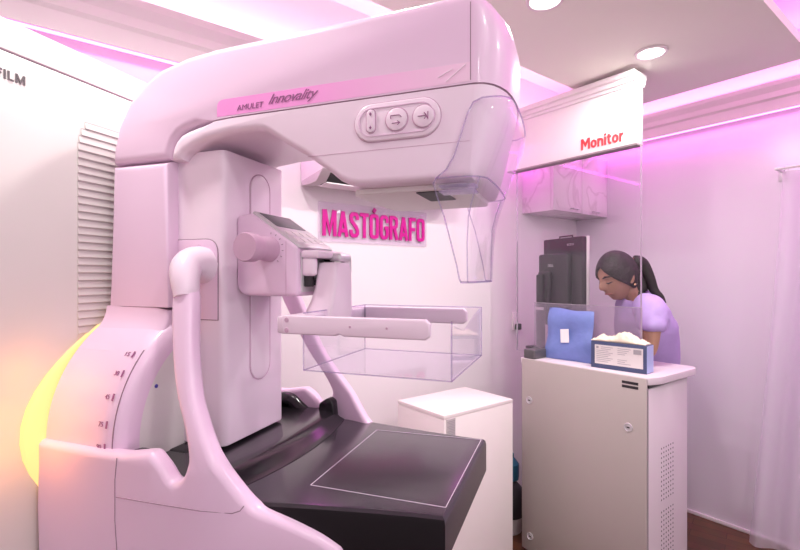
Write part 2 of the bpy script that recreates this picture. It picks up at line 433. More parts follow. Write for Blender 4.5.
# seam between the arm side and its nose
nb = prism(h([(.0285, .29), (.0300, .29), (.0300, .405), (.0285, .405)]), -.1202, -.1175)
obj('nose_seam', nb, M_seam, arm)
# name stripe with its lettering
YN = -.1203
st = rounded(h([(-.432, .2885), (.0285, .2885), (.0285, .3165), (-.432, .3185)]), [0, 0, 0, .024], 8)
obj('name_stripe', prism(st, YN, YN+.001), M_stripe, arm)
def on_side(f, z, y=YN-.0004): return basis((f, y, z+H), (1, 0, 0), (0, 0, 1))
obj('lettering', place(text_bm('AMULET', .056, .0095, .0004, .15), on_side(-.388, .2945)), M_inkp, arm)
obj('lettering', place(text_bm('Innovality', .098, .0215, .0004, .55, 0, .9), on_side(-.322, .2925)), M_inkp, arm)
for f0, z0, f1, z1 in ((-.008, .292, .022, .314), (-.02, .300, .002, .310)):
    obj('printed_stroke', sweep([(f0, YN-.0003, z0+H), (f1, YN-.0003, z1+H)], .0006, 6), M_pinkw, arm)
# oval control panel on the head
cy_ = -.0867; cz = .2435+H
def stadium(cx, cz_, w, hh, n=14):
    r = hh/2; e = w/2-r
    return [(cx+e+r*math.cos(t), cz_+r*math.sin(t)) for t in [(-.5+k/n)*math.pi for k in range(n+1)]]+[(cx-e+r*math.cos(t), cz_+r*math.sin(t)) for t in [(.5+k/n)*math.pi for k in range(n+1)]]
pan = obj('control_panel', prism(stadium(cy_, cz, .142, .060), -.1235, -.1165, .003, 3), M_pinkw, root)
def ringbm(outer, inner, y0, y1):
    return loft([[(x, y0, z) for x, z in outer], [(x, y1, z) for x, z in outer], [(x, y1, z) for x, z in inner], [(x, y0, z) for x, z in inner], [(x, y0, z) for x, z in outer]], cap=False)
obj('panel_rim', ringbm(stadium(cy_, cz, .1445, .0625), stadium(cy_, cz, .1425, .0605), -.1200, -.1180), M_knob, pan)
obj('panel_rim', ringbm(stadium(cy_, cz, .126, .045), stadium(cy_, cz, .1235, .0425), -.1248, -.1232), M_pink, pan)
def btn(bm_o, icon):
    b = obj('button', bm_o, M_pinkw, pan)
    return b
bp = btn(prism(stadium(-.1283, cz+.002, .014, .036) if False else [(-.1283+x, cz+.002+z) for z, x in [(p[0], p[1]) for p in stadium(0, 0, .036, .014)]], -.1262, -.1225, .0012), '')
obj('button_rim', ringbm([(-.1283+x, cz+.002+z) for z, x in stadium(0, 0, .040, .017)], [(-.1283+x, cz+.002+z) for z, x in stadium(0, 0, .037, .0145)], -.1242, -.123), M_knob, pan)
for cx in (-.085, -.0415):
    r_ = .0172 if cx < -.05 else .0165
    obj('button', lathe([(-.1225, r_), (-.1258, r_), (-.1266, r_-.0015), (-.1262, .001)], 32, 'y', (cx, cz)), M_pinkw, pan)
    obj('button_rim', lathe([(-.1225, r_+.002), (-.1245, r_+.002), (-.1245, r_+.0002), (-.1225, r_+.0002)], 32, 'y', (cx, cz)), M_knob, pan)
def icon(strokes):
    bm = bmesh.new()
    for f0, z0, f1, z1 in strokes: sweep([(f0, -.1268, cz+z0), (f1, -.1268, cz+z1)], .0006, 6, bm=bm)
    obj('button_icon', bm, M_inkp, pan)
icon([(-.050, 0, -.036, 0), (-.040, .005, -.036, 0), (-.040, -.005, -.036, 0), (-.034, -.006, -.034, .006), (-.040, .005, -.034, -.005)])
icon([(-.094, .006, -.080, .006), (-.094, .006, -.094, .001), (-.080, .006, -.076, .002)])
icon([(-.092, -.006, -.080, -.006), (-.083, -.003, -.079, -.006), (-.083, -.009, -.079, -.006)])
icon([(-.1283, .010, -.1283, .015), (-.130, .012, -.1283, .015), (-.1266, .012, -.1283, .015)])
icon([(-.1283, -.011, -.1283, -.006), (-.130, -.008, -.1283, -.011), (-.1266, -.008, -.1283, -.011)])
# crease along the head side
obj('side_crease', prism(h([(-.245, .2005), (.028, .2005), (.028, .2012), (-.245, .2012)]), -.1199, -.1185), M_knob, tube)
# collimator plate below the head
col = obj('collimator_plate', prism(rounded([(.02, -.095), (.02, .112), (-.175, .112), (-.175, -.095)], .02), H+.136, H+.1455, .002, axis='z'), M_greyw, root)
obj('aperture', prism(rounded([(-.020, -.088), (-.020, .0), (-.066, .0), (-.066, -.088)], .004), H+.1345, H+.1365, axis='z'), M_dark, col)
bm = bmesh.new()
sweep([(-.178, .113, .146+H), (-.20, .1165, .163+H), (-.25, .1185, .198+H), (-.32, .1195, .242+H), (-.345, .1195, .256+H)], .0022, 8, bm=bm)
obj('rear_edge_trim', bm, M_white, col)

# clear face shield wrapped round the nose and hanging below it
def shield_secs(off):
    rows = [(.262, .088, .046, .118), (.256, .088, .034, .1215), (.24, .085, .026, .1235), (.21, .075, .016, .1235), (.18, .064, .006, .1235), (.16, .056, -.006, .1235), (.148, .051, -.022, .1235), (.140, .048, -.026, .1235), (.12, .041, -.020, .123), (.09, .033, -.010, .121), (.05, .028, .000, .118), (.02, .026, .007, .115), (-.003, .025, .011, .112), (-.008, .024, .013, .110)]
    secs = []
    for z, ff, fb, w in rows:
        ff += off; w += off; r = min(.035, (ff-fb)*.75); pts = []
        def c(cx, cy, a0, a1, rr, sy):
            for k in range(7):
                a = a0+(a1-a0)*k/6; pts.append((cx+rr*math.sin(a), sy*(cy+rr*math.cos(a))))
        pts.append((fb, -w)); c(ff-r, w-r, 0, math.pi/2, r, -1)
        q = [(x, -y) for x, y in pts[::-1]]
        mid = [(ff+.003*(1-(t/(w-r))**2), t) for t in [(w-r)*(-.6), 0, (w-r)*.6]]
        secs.append([(x, y, z+H) for x, y in pts+mid+q])
    return secs
o = obj('face_shield', loft(shield_secs(0), closed=False, cap=False), M_clear, root, ang=60)
sm = o.modifiers.new('s', 'SOLIDIFY'); sm.thickness = .0025; sm.offset = 1; apply_mods(o)
ss = shield_secs(.0012); bm = bmesh.new()
sweep([s[0] for s in ss], .0011, 8, bm=bm); sweep([s[-1] for s in ss], .0011, 8, bm=bm); sweep(ss[0], .0012, 8, bm=bm); sweep(ss[-1], .0016, 8, bm=bm)
sweep([s[4] for s in ss[6:]], .0010, 8, bm=bm); sweep([s[-5] for s in ss[6:]], .0010, 8, bm=bm)
sweep(ss[6], .0012, 8, bm=bm)
obj('shield_rim', bm, M_edge, o)
bm = bmesh.new()
for zz in (.128, .136): add_box(bm, -.02, .035, -.118, -.085, H+zz, H+zz+.003, .001)
obj('shield_bracket', bm, M_edge, o)

# rear housing, pivot drum, stand
zr = -.058
rear = obj('rear_housing', nose_loft(h([(-.695, zr), (-.5465, zr), (-.5465, .2205), (-.694, .2215)]), .12, .5, .016, keep=-.058), M_pink, root, ang=50)
ZD = H-.289
obj('housing_seam', nose_loft(h([(-.694, -.0585), (-.5462, -.0585), (-.5462, -.0572), (-.694, -.0572)]), .1203, .5, .0001), M_seam, rear)
drum = obj('pivot_drum', lathe([(-.705, .236), (-.574, .2345), (-.550, .2305), (-.540, .2235), (-.535, .212), (-.5325, .195), (-.5325, .002)], 96, 'x', (0, ZD)), [M_pink, M_greyw], root, ang=40)
for p in drum.data.polygons:
    if max((drum.data.vertices[i].co.x for i in p.vertices)) > -.5335 and min((drum.data.vertices[i].co.x for i in p.vertices)) > -.5335: p.material_index = 1
bm = bmesh.new()
ring = [(-.551, -.2315*math.sin(t), ZD+.2315*math.cos(t)) for t in [math.radians(47+k*1.5) for k in range(32)]]
sweep(ring, .0009, 6, bm=bm)
obj('drum_seam', bm, M_seam, drum)
for t in (50, 59, 69, 80, 89):
    a = math.radians(t)
    p = Vector((-.564, -.2352*math.sin(a), ZD+.2352*math.cos(a)))
    tang = Vector((0, -math.cos(a), -math.sin(a)))
    Mx = basis(p, (1, 0, 0), -tang)
    bm = bmesh.new()
    merge(bm, box(-.0015, .0015, -.006, .006, -.0006, .0006), Mx)
    obj('scale_mark', bm, M_inkp, drum)
    obj('scale_number', place(text_bm(str({50: 15, 59: 30, 69: 45, 80: 75, 89: 90}[t]), .010, .008, .0006), basis(p+Vector((-.018, 0, 0))+tang*.004, (1, 0, 0), -tang)), M_inkp, drum)
obj('blue_emblem', lathe([(-.5325, .0035), (-.5315, .0035), (-.5312, .0008)], 16, 'x', (-.16, ZD+.093)), mat('blue_print', (.06, .05, .35), .4), drum)
sk = [(.120, -.058), (.1215, -.070), (.127, -.084), (.136, -.097), (.150, -.1095), (.168, -.1245), (.178, -.135), (.15, -.16), (.0, -.16)]
sk = [(l, z+H) for l, z in sk]+[(-l, z+H) for l, z in sk[::-1][1:]]
obj('drum_collar', loft([[(x, y*k, ZD+(z-ZD)*k) for y, z in sk] for x, k in ((-.7045, 1.0045), (-.574, .996), (-.5525, .981), (-.5485, .970), (-.547, .955))]), M_pink, drum, ang=40)
# stand with rounded shoulders behind
SF = -.72
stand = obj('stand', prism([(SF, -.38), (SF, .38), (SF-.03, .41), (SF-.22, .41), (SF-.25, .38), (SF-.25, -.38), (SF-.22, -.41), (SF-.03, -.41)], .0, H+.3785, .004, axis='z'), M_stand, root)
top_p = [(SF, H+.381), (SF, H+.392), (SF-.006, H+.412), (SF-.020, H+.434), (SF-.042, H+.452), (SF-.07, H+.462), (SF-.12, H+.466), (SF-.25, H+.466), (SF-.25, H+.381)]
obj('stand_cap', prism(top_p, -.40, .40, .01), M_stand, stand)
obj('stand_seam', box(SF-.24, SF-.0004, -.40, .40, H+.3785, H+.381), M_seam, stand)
# louvre with arched top
l0, l1, zt, zb = -.170, -.02, H+.312, H-.12
bm = bmesh.new()
arch = [(l1, zb), (l1, zt-.01), (l1-.01, zt), (l0+.055, zt), (l0+.02, zt-.012), (l0+.004, zt-.04), (l0, zt-.075), (l0, zb)]
merge(bm, prism(arch, SF-.004, SF+.0005, axis='x'))
lv = obj('louver_vent', bm, M_stand, stand)
bm = bmesh.new(); z = zb+.012; nsl = 28; dz = (zt-zb-.02)/nsl
for k in range(nsl):
    z = zb+.01+k*dz
    if z > zt-.075:
        q = (z-(zt-.075))/.075; x0 = l0+.055*(1-math.sqrt(max(0, 1-q*q)))
    else: x0 = l0
    merge(bm, prism([(SF+.0005, z), (SF+.003, z+.0015), (SF+.0012, z+dz*.86), (SF+.0005, z+dz*.86)], x0+.001, l1))
obj('slats', bm, M_stand, lv)
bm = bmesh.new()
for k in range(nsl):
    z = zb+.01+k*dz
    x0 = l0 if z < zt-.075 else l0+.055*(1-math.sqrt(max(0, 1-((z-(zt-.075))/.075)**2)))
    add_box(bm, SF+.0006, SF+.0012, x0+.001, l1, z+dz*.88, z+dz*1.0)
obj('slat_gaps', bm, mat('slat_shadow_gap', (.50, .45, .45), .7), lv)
FL = {'F': (.60, [[(.1, 0), (.1, 1)], [(.1, .91), (.60, .91)], [(.1, .50), (.54, .50)]]), 'I': (.20, [[(.1, 0), (.1, 1)]]), 'L': (.56, [[(.1, 1), (.1, .09), (.56, .09)]]),
      'U': (.72, [[(.1, 1), (.1, .30), (.18, .13), (.36, .08), (.54, .13), (.62, .30), (.62, 1)]]), 'J': (.50, [[(.40, 1), (.40, .25), (.30, .10), (.15, .08), (.02, .14)]]),
      'M': (.92, [[(.1, 0), (.1, 1)], [(.82, 0), (.82, 1)], [(.12, .97), (.46, .12), (.80, .97)]])}
tot = sum(FL[c][0] for c in 'FUJIFILM')+.14*7; WSC = .0895/tot; x = 0
for ch in 'FUJIFILM':
    b = bmesh.new()
    for k, p in enumerate(FL[ch][1]): stroke_bm(b, p, .19, .0155, .0008+.0001*k, False, x)
    x += FL[ch][0]+.14
    obj('letter', place(b, basis((SF+.0004, -.3505, H+.331), (0, 1, 0), (0, 0, 1))), M_ink, stand, smooth=False)
# amber mood light: a glowing half ring round the drum
secs = []
for k in range(41):
    for sg in (1,):
        th = math.radians(-128+256*k/40)                     # from straight up
        e = math.exp(-((abs(math.degrees(th))-86)/30)**2)
        r0, r1 = .222, .2315+.040*e
        pr = []
        for q in range(7):
            t = math.pi*q/6; pr.append((SF+.001+.013*math.sin(t)*(.3+.7*e), (r0+r1)/2-(r1-r0)/2*math.cos(t)))
        secs.append([(x, math.sin(th)*r, ZD+math.cos(th)*r) for x, r in pr])
lamp = obj('mood_light', loft(secs, closed=False, cap=False), M_amber, root)

for y_, z_, e_ in [(-.295*math.sin(math.radians(t)), ZD+.295*math.cos(math.radians(t)), .12) for t in (64, 79, 92)]:
    pl_ = bpy.data.lights.new('mood_lamp', 'POINT'); pl_.energy = e_; pl_.color = (1, .36, .04); pl_.shadow_soft_size = .03
    po = bpy.data.objects.new('mood_lamp', pl_); C.objects.link(po); po.parent = root; po.location = (SF+.055, y_, z_)
# front column
cp = rounded([(-.437, -.095), (-.437, .098), (-.56, .098), (-.56, -.095)], [.016, .016, .004, .004])
b = prism(cp, H-.318, H+.238, 0, axis='z')
te = [e for e in b.edges if all(v.co.z > H+.2 for v in e.verts)]
bevel_edges(b, te, .028, 6)
be = [e for e in b.edges if all(v.co.z < H-.31 for v in e.verts)]
bevel_edges(b, be, .012, 4)
colm = obj('front_column', b, M_pinkw, root, ang=40)
sl = [(y, z) for y, z in [(p[1], p[0]) for p in [(q[0], q[1]) for q in stadium(0, .012, .42, .062)]]]
obj('rail_cover', prism([(y, z+H+.0) for y, z in sl], -.438, -.4355, .001, axis='x'), M_pinkw, colm)
obj('rail_groove', loft([[(-.4368, y*1.0, z+H) for y, z in sl], [(-.4360, .012+(y-.012)*1.09, H+z*1.008) for y, z in sl], [(-.4372, .012+(y-.012)*1.09, H+z*1.008) for y, z in sl]], cap=False), M_knob, colm)
obj('column_seam', prism(h([(-.5585, -.30), (-.5545, -.30), (-.5545, .222), (-.5585, .222)]), -.0965, -.09), M_seam, colm)
spn = rounded(h([(-.555, -.080), (-.452, -.080), (-.452, .071), (-.555, .071)]), [0, 0, .028, 0], 6)
sp = obj('side_panel', prism(spn, -.0968, -.092, .0006), M_pink, colm)
obj('panel_gap', prism(inset(spn, -.0015), -.0958, -.093), M_seam, colm)
bm = bmesh.new()
for k in range(8):
    a0 = 2*math.pi*k/8; sweep([(-.494+.005*math.cos(a0+d), -.0972, H+.056+.005*math.sin(a0+d)) for d in (0, .25, .5)], .0005, 5, bm=bm)
obj('lock_mark', bm, M_knob, colm)
# handle joints on both sides of the column
for s_ in (1, -1):
    el = catmull([(-.485, -.09, H+.022), (-.486, -.115, H+.026), (-.484, -.138, H+.018), (-.474, -.152, H-.002), (-.466, -.158, H-.022), (-.462, -.162, H-.036)], 5)
    obj('handle_joint', sweep([Vector((p.x, p.y*s_, p.z)) for p in el], [.035-.015*(i/(len(el)-1))**.8 for i in range(len(el))], 18), M_pinkw, root)
# side shells of the lower arm
LS = -.248
px = [(36, 440), (60, 444.5), (113, 454), (130, 454), (146, 453), (152, 457), (160, 468), (168, 481), (174, 483), (180, 479), (184, 470), (186, 458), (182, 430), (175, 400), (171, 370), (169.5, 335), (169.5, 305), (173, 288), (181, 281), (188, 285), (190, 300), (189, 335), (190, 370), (193, 400), (201, 430), (208, 450), (218, 468), (230, 485), (244, 502), (256, 512), (274, 519), (294, 527), (318, 538), (338, 550)]
def bend(f): return .30*max(0, f+.34)
def lean(z): return .080*max(0, min(1.1, (z-(H-.29))/.28))**1.15
def bent(u, v):
    l = LS
    for _ in range(20): f, z = mp(u, v, l); l = LS+bend(f)+lean(z)
    return f, z
fz = [tuple(p) for p in catmull([bent(u, v) for u, v in px], 3)]
low = [(fz[-1][0]+.05, fz[-1][1]-.07), (fz[-1][0]+.03, H-.62), (-.12, H-.70), (-.60, H-.72), (-.69, H-.66), (-.712, H-.5), (-.716, H-.40), (-.713, H-.33)]
shell_o = fz+low
for s in (1, -1):
    y0, y1 = (LS, LS+.032) if s == 1 else (-LS-.032, -LS)
    b = prism(shell_o, y0, y1, .011, 4)
    for pc, pn in [((-.70+.035*k, 0, 0), (1, 0, 0)) for k in range(19)]+[((0, 0, H-.60+.05*k), (0, 0, 1)) for k in range(13)]:
        bmesh.ops.bisect_plane(b, geom=b.verts[:]+b.edges[:]+b.faces[:], plane_co=pc, plane_no=pn)
    for v in b.verts: v.co.y += s*(bend(v.co.x)+lean(v.co.z))
    sh = obj('side_handle_shell', b, M_pink, root, ang=50)
    if s == 1:
        for path in (((116, 497), (150, 503), (200, 511), (232, 513.5), (240, 511), (244, 506)), ((117, 458), (115, 480), (115, 520), (117, 550))):
            pts = [bent(u, v) for u, v in path]
            obj('shell_seam', sweep([(x, LS+bend(x)-.0002, z) for x, z in pts], .0007, 6), M_seam, sh)
obj('lower_housing', prism(h([(-.71, -.30), (-.56, -.30), (-.54, -.40), (-.12, -.46), (-.10, -.60), (-.60, -.70), (-.71, -.6)]), -.13, .13, .01), M_pink, root)
# black bed
zb_ = H-.342
def bedw(f): return .155+.060*min(1, max(0, -f/.30))**1.2
pl = [(f, -bedw(f)) for f in (0, -.02, -.06, -.12, -.18, -.24, -.30, -.42, -.555)]+[(f, bedw(f)+.038*(1-min(1, -f/.42))) for f in (-.555, -.42, -.30, -.24, -.18, -.12, -.06, -.02, 0)]
secs = []
def bedsec(z, df, dw, back=0): return [((f-df if f > -.3 else f), (y-math.copysign(dw, y)), z) for f, y in pl]
secs = [bedsec(zb_-.085, .035, .02), bedsec(zb_-.072, .004, .004), bedsec(zb_-.068, 0, 0), bedsec(zb_-.012, 0, 0), bedsec(zb_-.005, .0015, .0015), bedsec(zb_-.001, .005, .005), bedsec(zb_, .010, .010)]
bed = obj('image_receptor_bed', loft(secs), [M_bed, M_bedshade], root, ang=30)
for p in bed.data.polygons:
    if p.normal.z < .3 and abs(p.normal.y) > .6: p.material_index = 1
bm = bmesh.new()
rc = [(-.234, -.129), (-.0065, -.127), (-.0085, .181), (-.239, .164)]
for i in range(4):
    p, q = Vector(rc[i]), Vector(rc[(i+1) % 4]); d = (q-p).normalized(); n_ = Vector((-d.y, d.x))*.0006
    vs = [bm.verts.new((*(p+n_*a+d*.0008*b), zb_+.0006)) for a, b in ((1, 0), (-1, 0))]+[bm.verts.new((*(q+n_*a), zb_+.0006)) for a in (-1, 1)]
    vs2 = [bm.verts.new(v.co-Vector((0, 0, .0006))) for v in vs]
    bm.faces.new(vs)
    for k in range(4): bm.faces.new((vs[k], vs[(k+1) % 4], vs2[(k+1) % 4], vs2[k]))
obj('field_marking', bm, M_line, bed)
# raised rear step of the bed with a soft curved lip
secs = []
for t in [i/16*2-1 for i in range(17)]:
    y = t*.212; fc = -.318-.030*t*t
    prof = [(-.555, zb_-.01), (-.555, zb_+.020), (fc-.075, zb_+.020), (fc-.050, zb_+.0245), (fc-.032, zb_+.023), (fc-.018, zb_+.015), (fc-.008, zb_+.006), (fc+.004, zb_+.001), (fc+.004, zb_-.01)]
    secs.append([(x, y, z) for x, z in prof])
obj('bed_step', loft(secs), M_black, bed, ang=50)
obj('bed_core', prism(h([(-.50, -.32), (-.40, -.34), (-.30, -.41), (-.03, -.415), (-.06, -.55), (-.45, -.60), (-.535, -.5), (-.535, -.32)]), -.135, .135, .01), M_black, bed)
for s in (1, -1):
    obj('release_catch', prism(rounded([(-.405, H-.338), (-.360, H-.335), (-.364, H-.297), (-.378, H-.289), (-.400, H-.303)], .006), .190*s, .215*s, .004), M_black, bed)
    b = sweep(catmull([(-.535, .205*s, H-.315), (-.515, .207*s, H-.305), (-.49, .208*s, H-.307), (-.47, .208*s, H-.322), (-.45, .207*s, H-.335)], 4), .016, 12)
    obj('bed_cushion', b, M_black, bed)

# compression unit on the column
yn = -.062
uo = rounded(h([(-.437, .118), (-.402, .122), (-.302, .055), (-.300, -.036), (-.437, -.036)]), [.010, .012, .006, .012, .03], 5)
unit = obj('compression_unit', prism(uo, yn, .062, .006, 3), M_pink, root, ang=45)
d = Vector((-.402+.302, 0, .122-.055)).normalized()      # up the slope
up = Vector((-.100, 0, .067)).normalized(); nrm = Vector((.067, 0, .100)).normalized()
so = Vector((-.302, 0, .055+H))
def slope_box(s0, s1, y0, y1, t0, t1, bev=0):
    return box(y0, y1, s0, s1, t0, t1, bev, 2, basis(so, (0, 1, 0), up))
obj('console_bezel', slope_box(-.004, .122, yn+.004, .066, -.002, .005, .004), M_silver, unit)
obj('display_screen', slope_box(.066, .115, -.048, .054, .004, .0062, .001), M_screen, unit)
bm = bmesh.new()
for j in range(4):
    for i_ in range(2): merge(bm, slope_box(.012+i_*.024, .028+i_*.024, -.046+j*.026, -.026+j*.026, .004, .0064, .001))
obj('keypad', bm, M_white, unit)
obj('knob', lathe([(yn+.002, .024), (yn-.018, .022), (yn-.030, .0205), (yn-.040, .0225), (yn-.048, .0255), (yn-.068, .0258), (yn-.0715, .024), (yn-.072, .001)], 36, 'y', (-.362, H+.052)), M_knob, unit)
bm = bmesh.new()
for k in range(7):
    a0 = math.radians(-50+k*22); c_, s_ = math.cos(a0), math.sin(a0)
    sweep([(-.362+c_*.028, yn-.0005, H+.052+s_*.028), (-.362+c_*.0315, yn-.0005, H+.052+s_*.0315)], .0006, 5, bm=bm)
obj('knob_marks', bm, M_seam, unit)
obj('clamp_recess', box(-.301, -.2985, -.052, .052, H-.028, H+.045, .001), M_silver, unit)
obj('unit_seam', prism(h([(-.326, -.034), (-.325, -.034), (-.325, .066), (-.326, .066)]), yn-.0003, yn+.004), M_knob, unit)
bm = bmesh.new()
add_box(bm, -.2985, -.284, -.045, -.030, H-.018, H+.035, .002); add_box(bm, -.2985, -.284, .030, .050, H-.020, H+.040, .003)
add_box(bm, -.2985, -.277, -.040, .045, H+.004, H+.012, .002); add_box(bm, -.2985, -.280, -.02, .03, H-.016, H-.006, .002)
obj('clamp_claws', bm, M_dark, unit)
bm = bmesh.new()
add_box(bm, -.300, -.272, -.052, -.036, H+.002, H+.036, .006, 3); add_box(bm, -.300, -.262, -.054, .056, H+.035, H+.050, .005, 3)
obj('clamp_lever', bm, M_pinkw, unit)
bm = bmesh.new()
add_box(bm, -.272, -.245, .000, .050, H+.030, H+.046, .006, 3); add_box(bm, -.262, -.25, .03, .062, H+.005, H+.04, .005)
obj('clamp_latch', bm, M_silver, unit)
# paddle holder: upright block that carries the paddle frame
secs = []
for zz, f0, f1, hw in ((.028, -.276, -.246, .018), (.026, -.280, -.238, .028), (.010, -.280, -.236, .034), (-.02, -.283, -.236, .036), (-.045, -.290, -.238, .040), (-.062, -.296, -.24, .046), (-.090, -.296, -.245, .05)):
    pp = rounded([(f0, -hw), (f1, -hw), (f1, hw), (f0, hw)], .010, 4); secs.append([(x, y, zz+H) for x, y in pp])
hold = obj('paddle_holder', loft(secs), M_pinkw, root, ang=50)
# paddle frame: side bars and cross bar
fr = obj('paddle_frame', prism([(-.300, -.126), (-.252, -.126), (-.252, .126), (-.300, .126)], H-.096, H-.066, .004, axis='z'), M_pinkw, root)
bar = h([(-.284, -.0635), (-.035, -.0635), (-.028, -.070), (-.028, -.088), (-.035, -.0945), (-.170, -.0945), (-.178, -.091), (-.186, -.0945), (-.284, -.0945)])
for s in (1, -1):
    y0, y1 = (-.138, -.126) if s == 1 else (.126, .138)
    br = obj('side_bar', prism(bar, y0, y1, .003), M_pinkw, fr)
    for (f, z, r) in ((-.274, -.071, .0045), (-.274, -.088, .0045), (-.158, -.0785, .0022), (-.096, -.0785, .0022)):
        yy = -.138*s
        obj('screw', lathe([(yy+.0005*s, r), (yy-.0012*s, r*.8), (yy-.0012*s, r*.3)], 14, 'y', (f, z+H)), M_knob, fr)
# clear paddle tray
tr = bmesh.new(); z0, z1 = H-.155, H-.060; w = .1245; t = .0028
add_box(tr, -.250, .002, -w, w, z0, z0+t); add_box(tr, -.250, .002, -w, -w+t, z0+t, z1-.006); add_box(tr, -.250, .002, w-t, w, z0+t, z1)
add_box(tr, -.250, -.250+t, -w+t, w-t, z0+t, z1)
merge(tr, prism([(-w+t, z0+t), (w-t, z0+t), (w-t, z1), (.045, z1-.012), (-.03, z1-.030), (-w+t, z1-.012)], .002-t, .002, axis='x'))
tray = obj('paddle_tray', tr, M_tray, root, smooth=False)
bm = bmesh.new()
for p, q in (((-.250, -w, z0), (.002, -w, z0)), ((.002, -w, z0), (.002, w, z0)), ((-.250, w, z0), (.002, w, z0)), ((-.25, -w, z0), (-.25, w, z0)), ((.002, -w, z0), (.002, -w, z1-.006)), ((.002, w, z0), (.002, w, z1)), ((-.25, -w, z0), (-.25, -w, z1-.006)), ((-.25, w, z0), (-.25, w, z1)), ((-.25, w, z1), (.002, w, z1)), ((-.25, -w, z1), (-.25, w, z1))):
    sweep([p, q], .0011, 8, bm=bm)
obj('tray_edges', bm, M_edge, tray)

# ------------------------------------------------------------------ back wall things
def pixb(u, b):
    """distance from the right wall where the ray of pixel column u crosses plane b; returns (a, depth)"""
    r = (u-400)/470; ox, oy = K.x+EB.x*b, K.y+EB.y*b
    a = (ox-r*oy)/(r*EA.y-EA.x); return a, oy+EA.y*a
def zat(v, Y): return H+(277-v)/470*Y
def wall_text(body, uL, uR, vT, vB, b, mtl, name, depth=.006, offset=0, parent=None, vTR=None, vBR=None):
    aL, YL = pixb(uL, b); aR, YR = pixb(uR, b)
    z0 = zat(vB, YL); z1 = zat(vT, YL); 
    return text_bm(body, aL-aR, z1-z0, depth, 0, offset), basis(room(aL, b, z0), -ea3, (0, 0, 1)), (aL, aR, z0, z1)
# sign lettering with its clear backing: condensed block capitals
SW = .15
oval = [(.075, .18), (.10, .10), (.17, .07), (.24, .065), (.31, .07), (.38, .10), (.405, .18), (.405, .82), (.38, .90), (.31, .93), (.24, .935), (.17, .93), (.10, .90), (.075, .82)]
GL = {'M': (.64, [[(.075, 0), (.075, 1)], [(.565, 0), (.565, 1)], [(.11, 1), (.32, .16), (.53, 1)]]),
      'A': (.52, [[(.075, 0), (.26, .99)], [(.26, .99), (.445, 0)], [(.14, .24), (.38, .24)]]),
      'S': (.47, [[(.395, .70), (.39, .84), (.33, .92), (.235, .935), (.14, .92), (.08, .84), (.08, .74), (.13, .62), (.34, .40), (.395, .28), (.395, .16), (.33, .08), (.235, .065), (.14, .08), (.08, .16), (.075, .30)]]),
      'T': (.44, [[(0, .935), (.44, .935)], [(.22, 0), (.22, .93)]]),
      'O': (.48, [oval]),
      'Ó': (.48, [oval, [(.20, 1.07), (.30, 1.22)]]),
      'G': (.48, [[(.405, .68), (.40, .84), (.33, .92), (.24, .935), (.15, .92), (.085, .84), (.075, .5), (.085, .16), (.15, .08), (.24, .065), (.33, .08), (.40, .16), (.405, .47), (.26, .47)]]),
      'R': (.48, [[(.075, 0), (.075, 1)], [(.075, .935), (.28, .93), (.37, .88), (.395, .78), (.395, .68), (.37, .57), (.28, .51), (.075, .50)], [(.27, .5), (.415, 0)]]),
      'F': (.41, [[(.075, 0), (.075, 1)], [(.075, .935), (.40, .935)], [(.075, .50), (.36, .50)]])}
aL, YL = pixb(323, .018); aR, YR = pixb(425, .018); z0, z1 = zat(235.5, YL), zat(209, YL)
word = 'MASTÓGRAFO'; tot = sum(GL[c][0] for c in word)+.055*(len(word)-1); WSC = (aL-aR)/tot
sg = obj('wall_sign', rb(aR-.018, aL+.018, .004, .010, z0-.025, z1+.035, .002), clear('sign_backing', (.985, .965, .99), (.94, .9, .97), .04, haze=.18, hazecol=(.95, .88, .97)))
tag(sg, 'clear wall sign with magenta letters MASTÓGRAFO on the back wall', 'sign')
x = 0
for ch in word:
    b = bmesh.new()
    for k, p in enumerate(GL[ch][1]): stroke_bm(b, p, SW, z1-z0, .006+.0002*k, p is oval, x)
    x += GL[ch][0]+.055
    obj('letter', place(b, basis(room(aL, .010, z0), -ea3, (0, 0, 1))), M_sign, sg, smooth=False)
# split air conditioner high on the wall
aL, YL = pixb(300, .0); aR = aL-.85; zb0 = zat(186, YL)
ac = thing('air_conditioner', 'white wall mounted air conditioner above the magenta sign', 'air conditioner', room((aL+aR)/2, 0, 0), ROT_ROOM)
hw = (aL-aR)/2
prof = [(.0, zb0+.01), (.06, zb0), (.15, zb0+.004), (.205, zb0+.045), (.215, zb0+.10), (.21, zb0+.24), (.19, zb0+.27), (0, zb0+.275)]
obj('body', prism(prof, -hw, hw, .012, axis='x'), M_ac, ac)
obj('outlet', prism([(.085, zb0-.002), (.15, zb0+.002), (.196, zb0+.034), (.192, zb0+.042), (.10, zb0+.01)], -hw+.045, hw-.045, axis='x'), M_dark, ac)
obj('flap', prism([(.09, zb0-.012), (.155, zb0-.006), (.155, zb0-.001), (.09, zb0-.007)], -hw+.045, hw-.045, .001, axis='x'), M_ac, ac)
obj('end_cap', prism([(.012, zb0-.001), (.085, zb0-.006), (.15, zb0-.002), (.203, zb0+.04), (.02, zb0+.02)], hw-.044, hw+.001, .002, axis='x'), M_acd, ac)
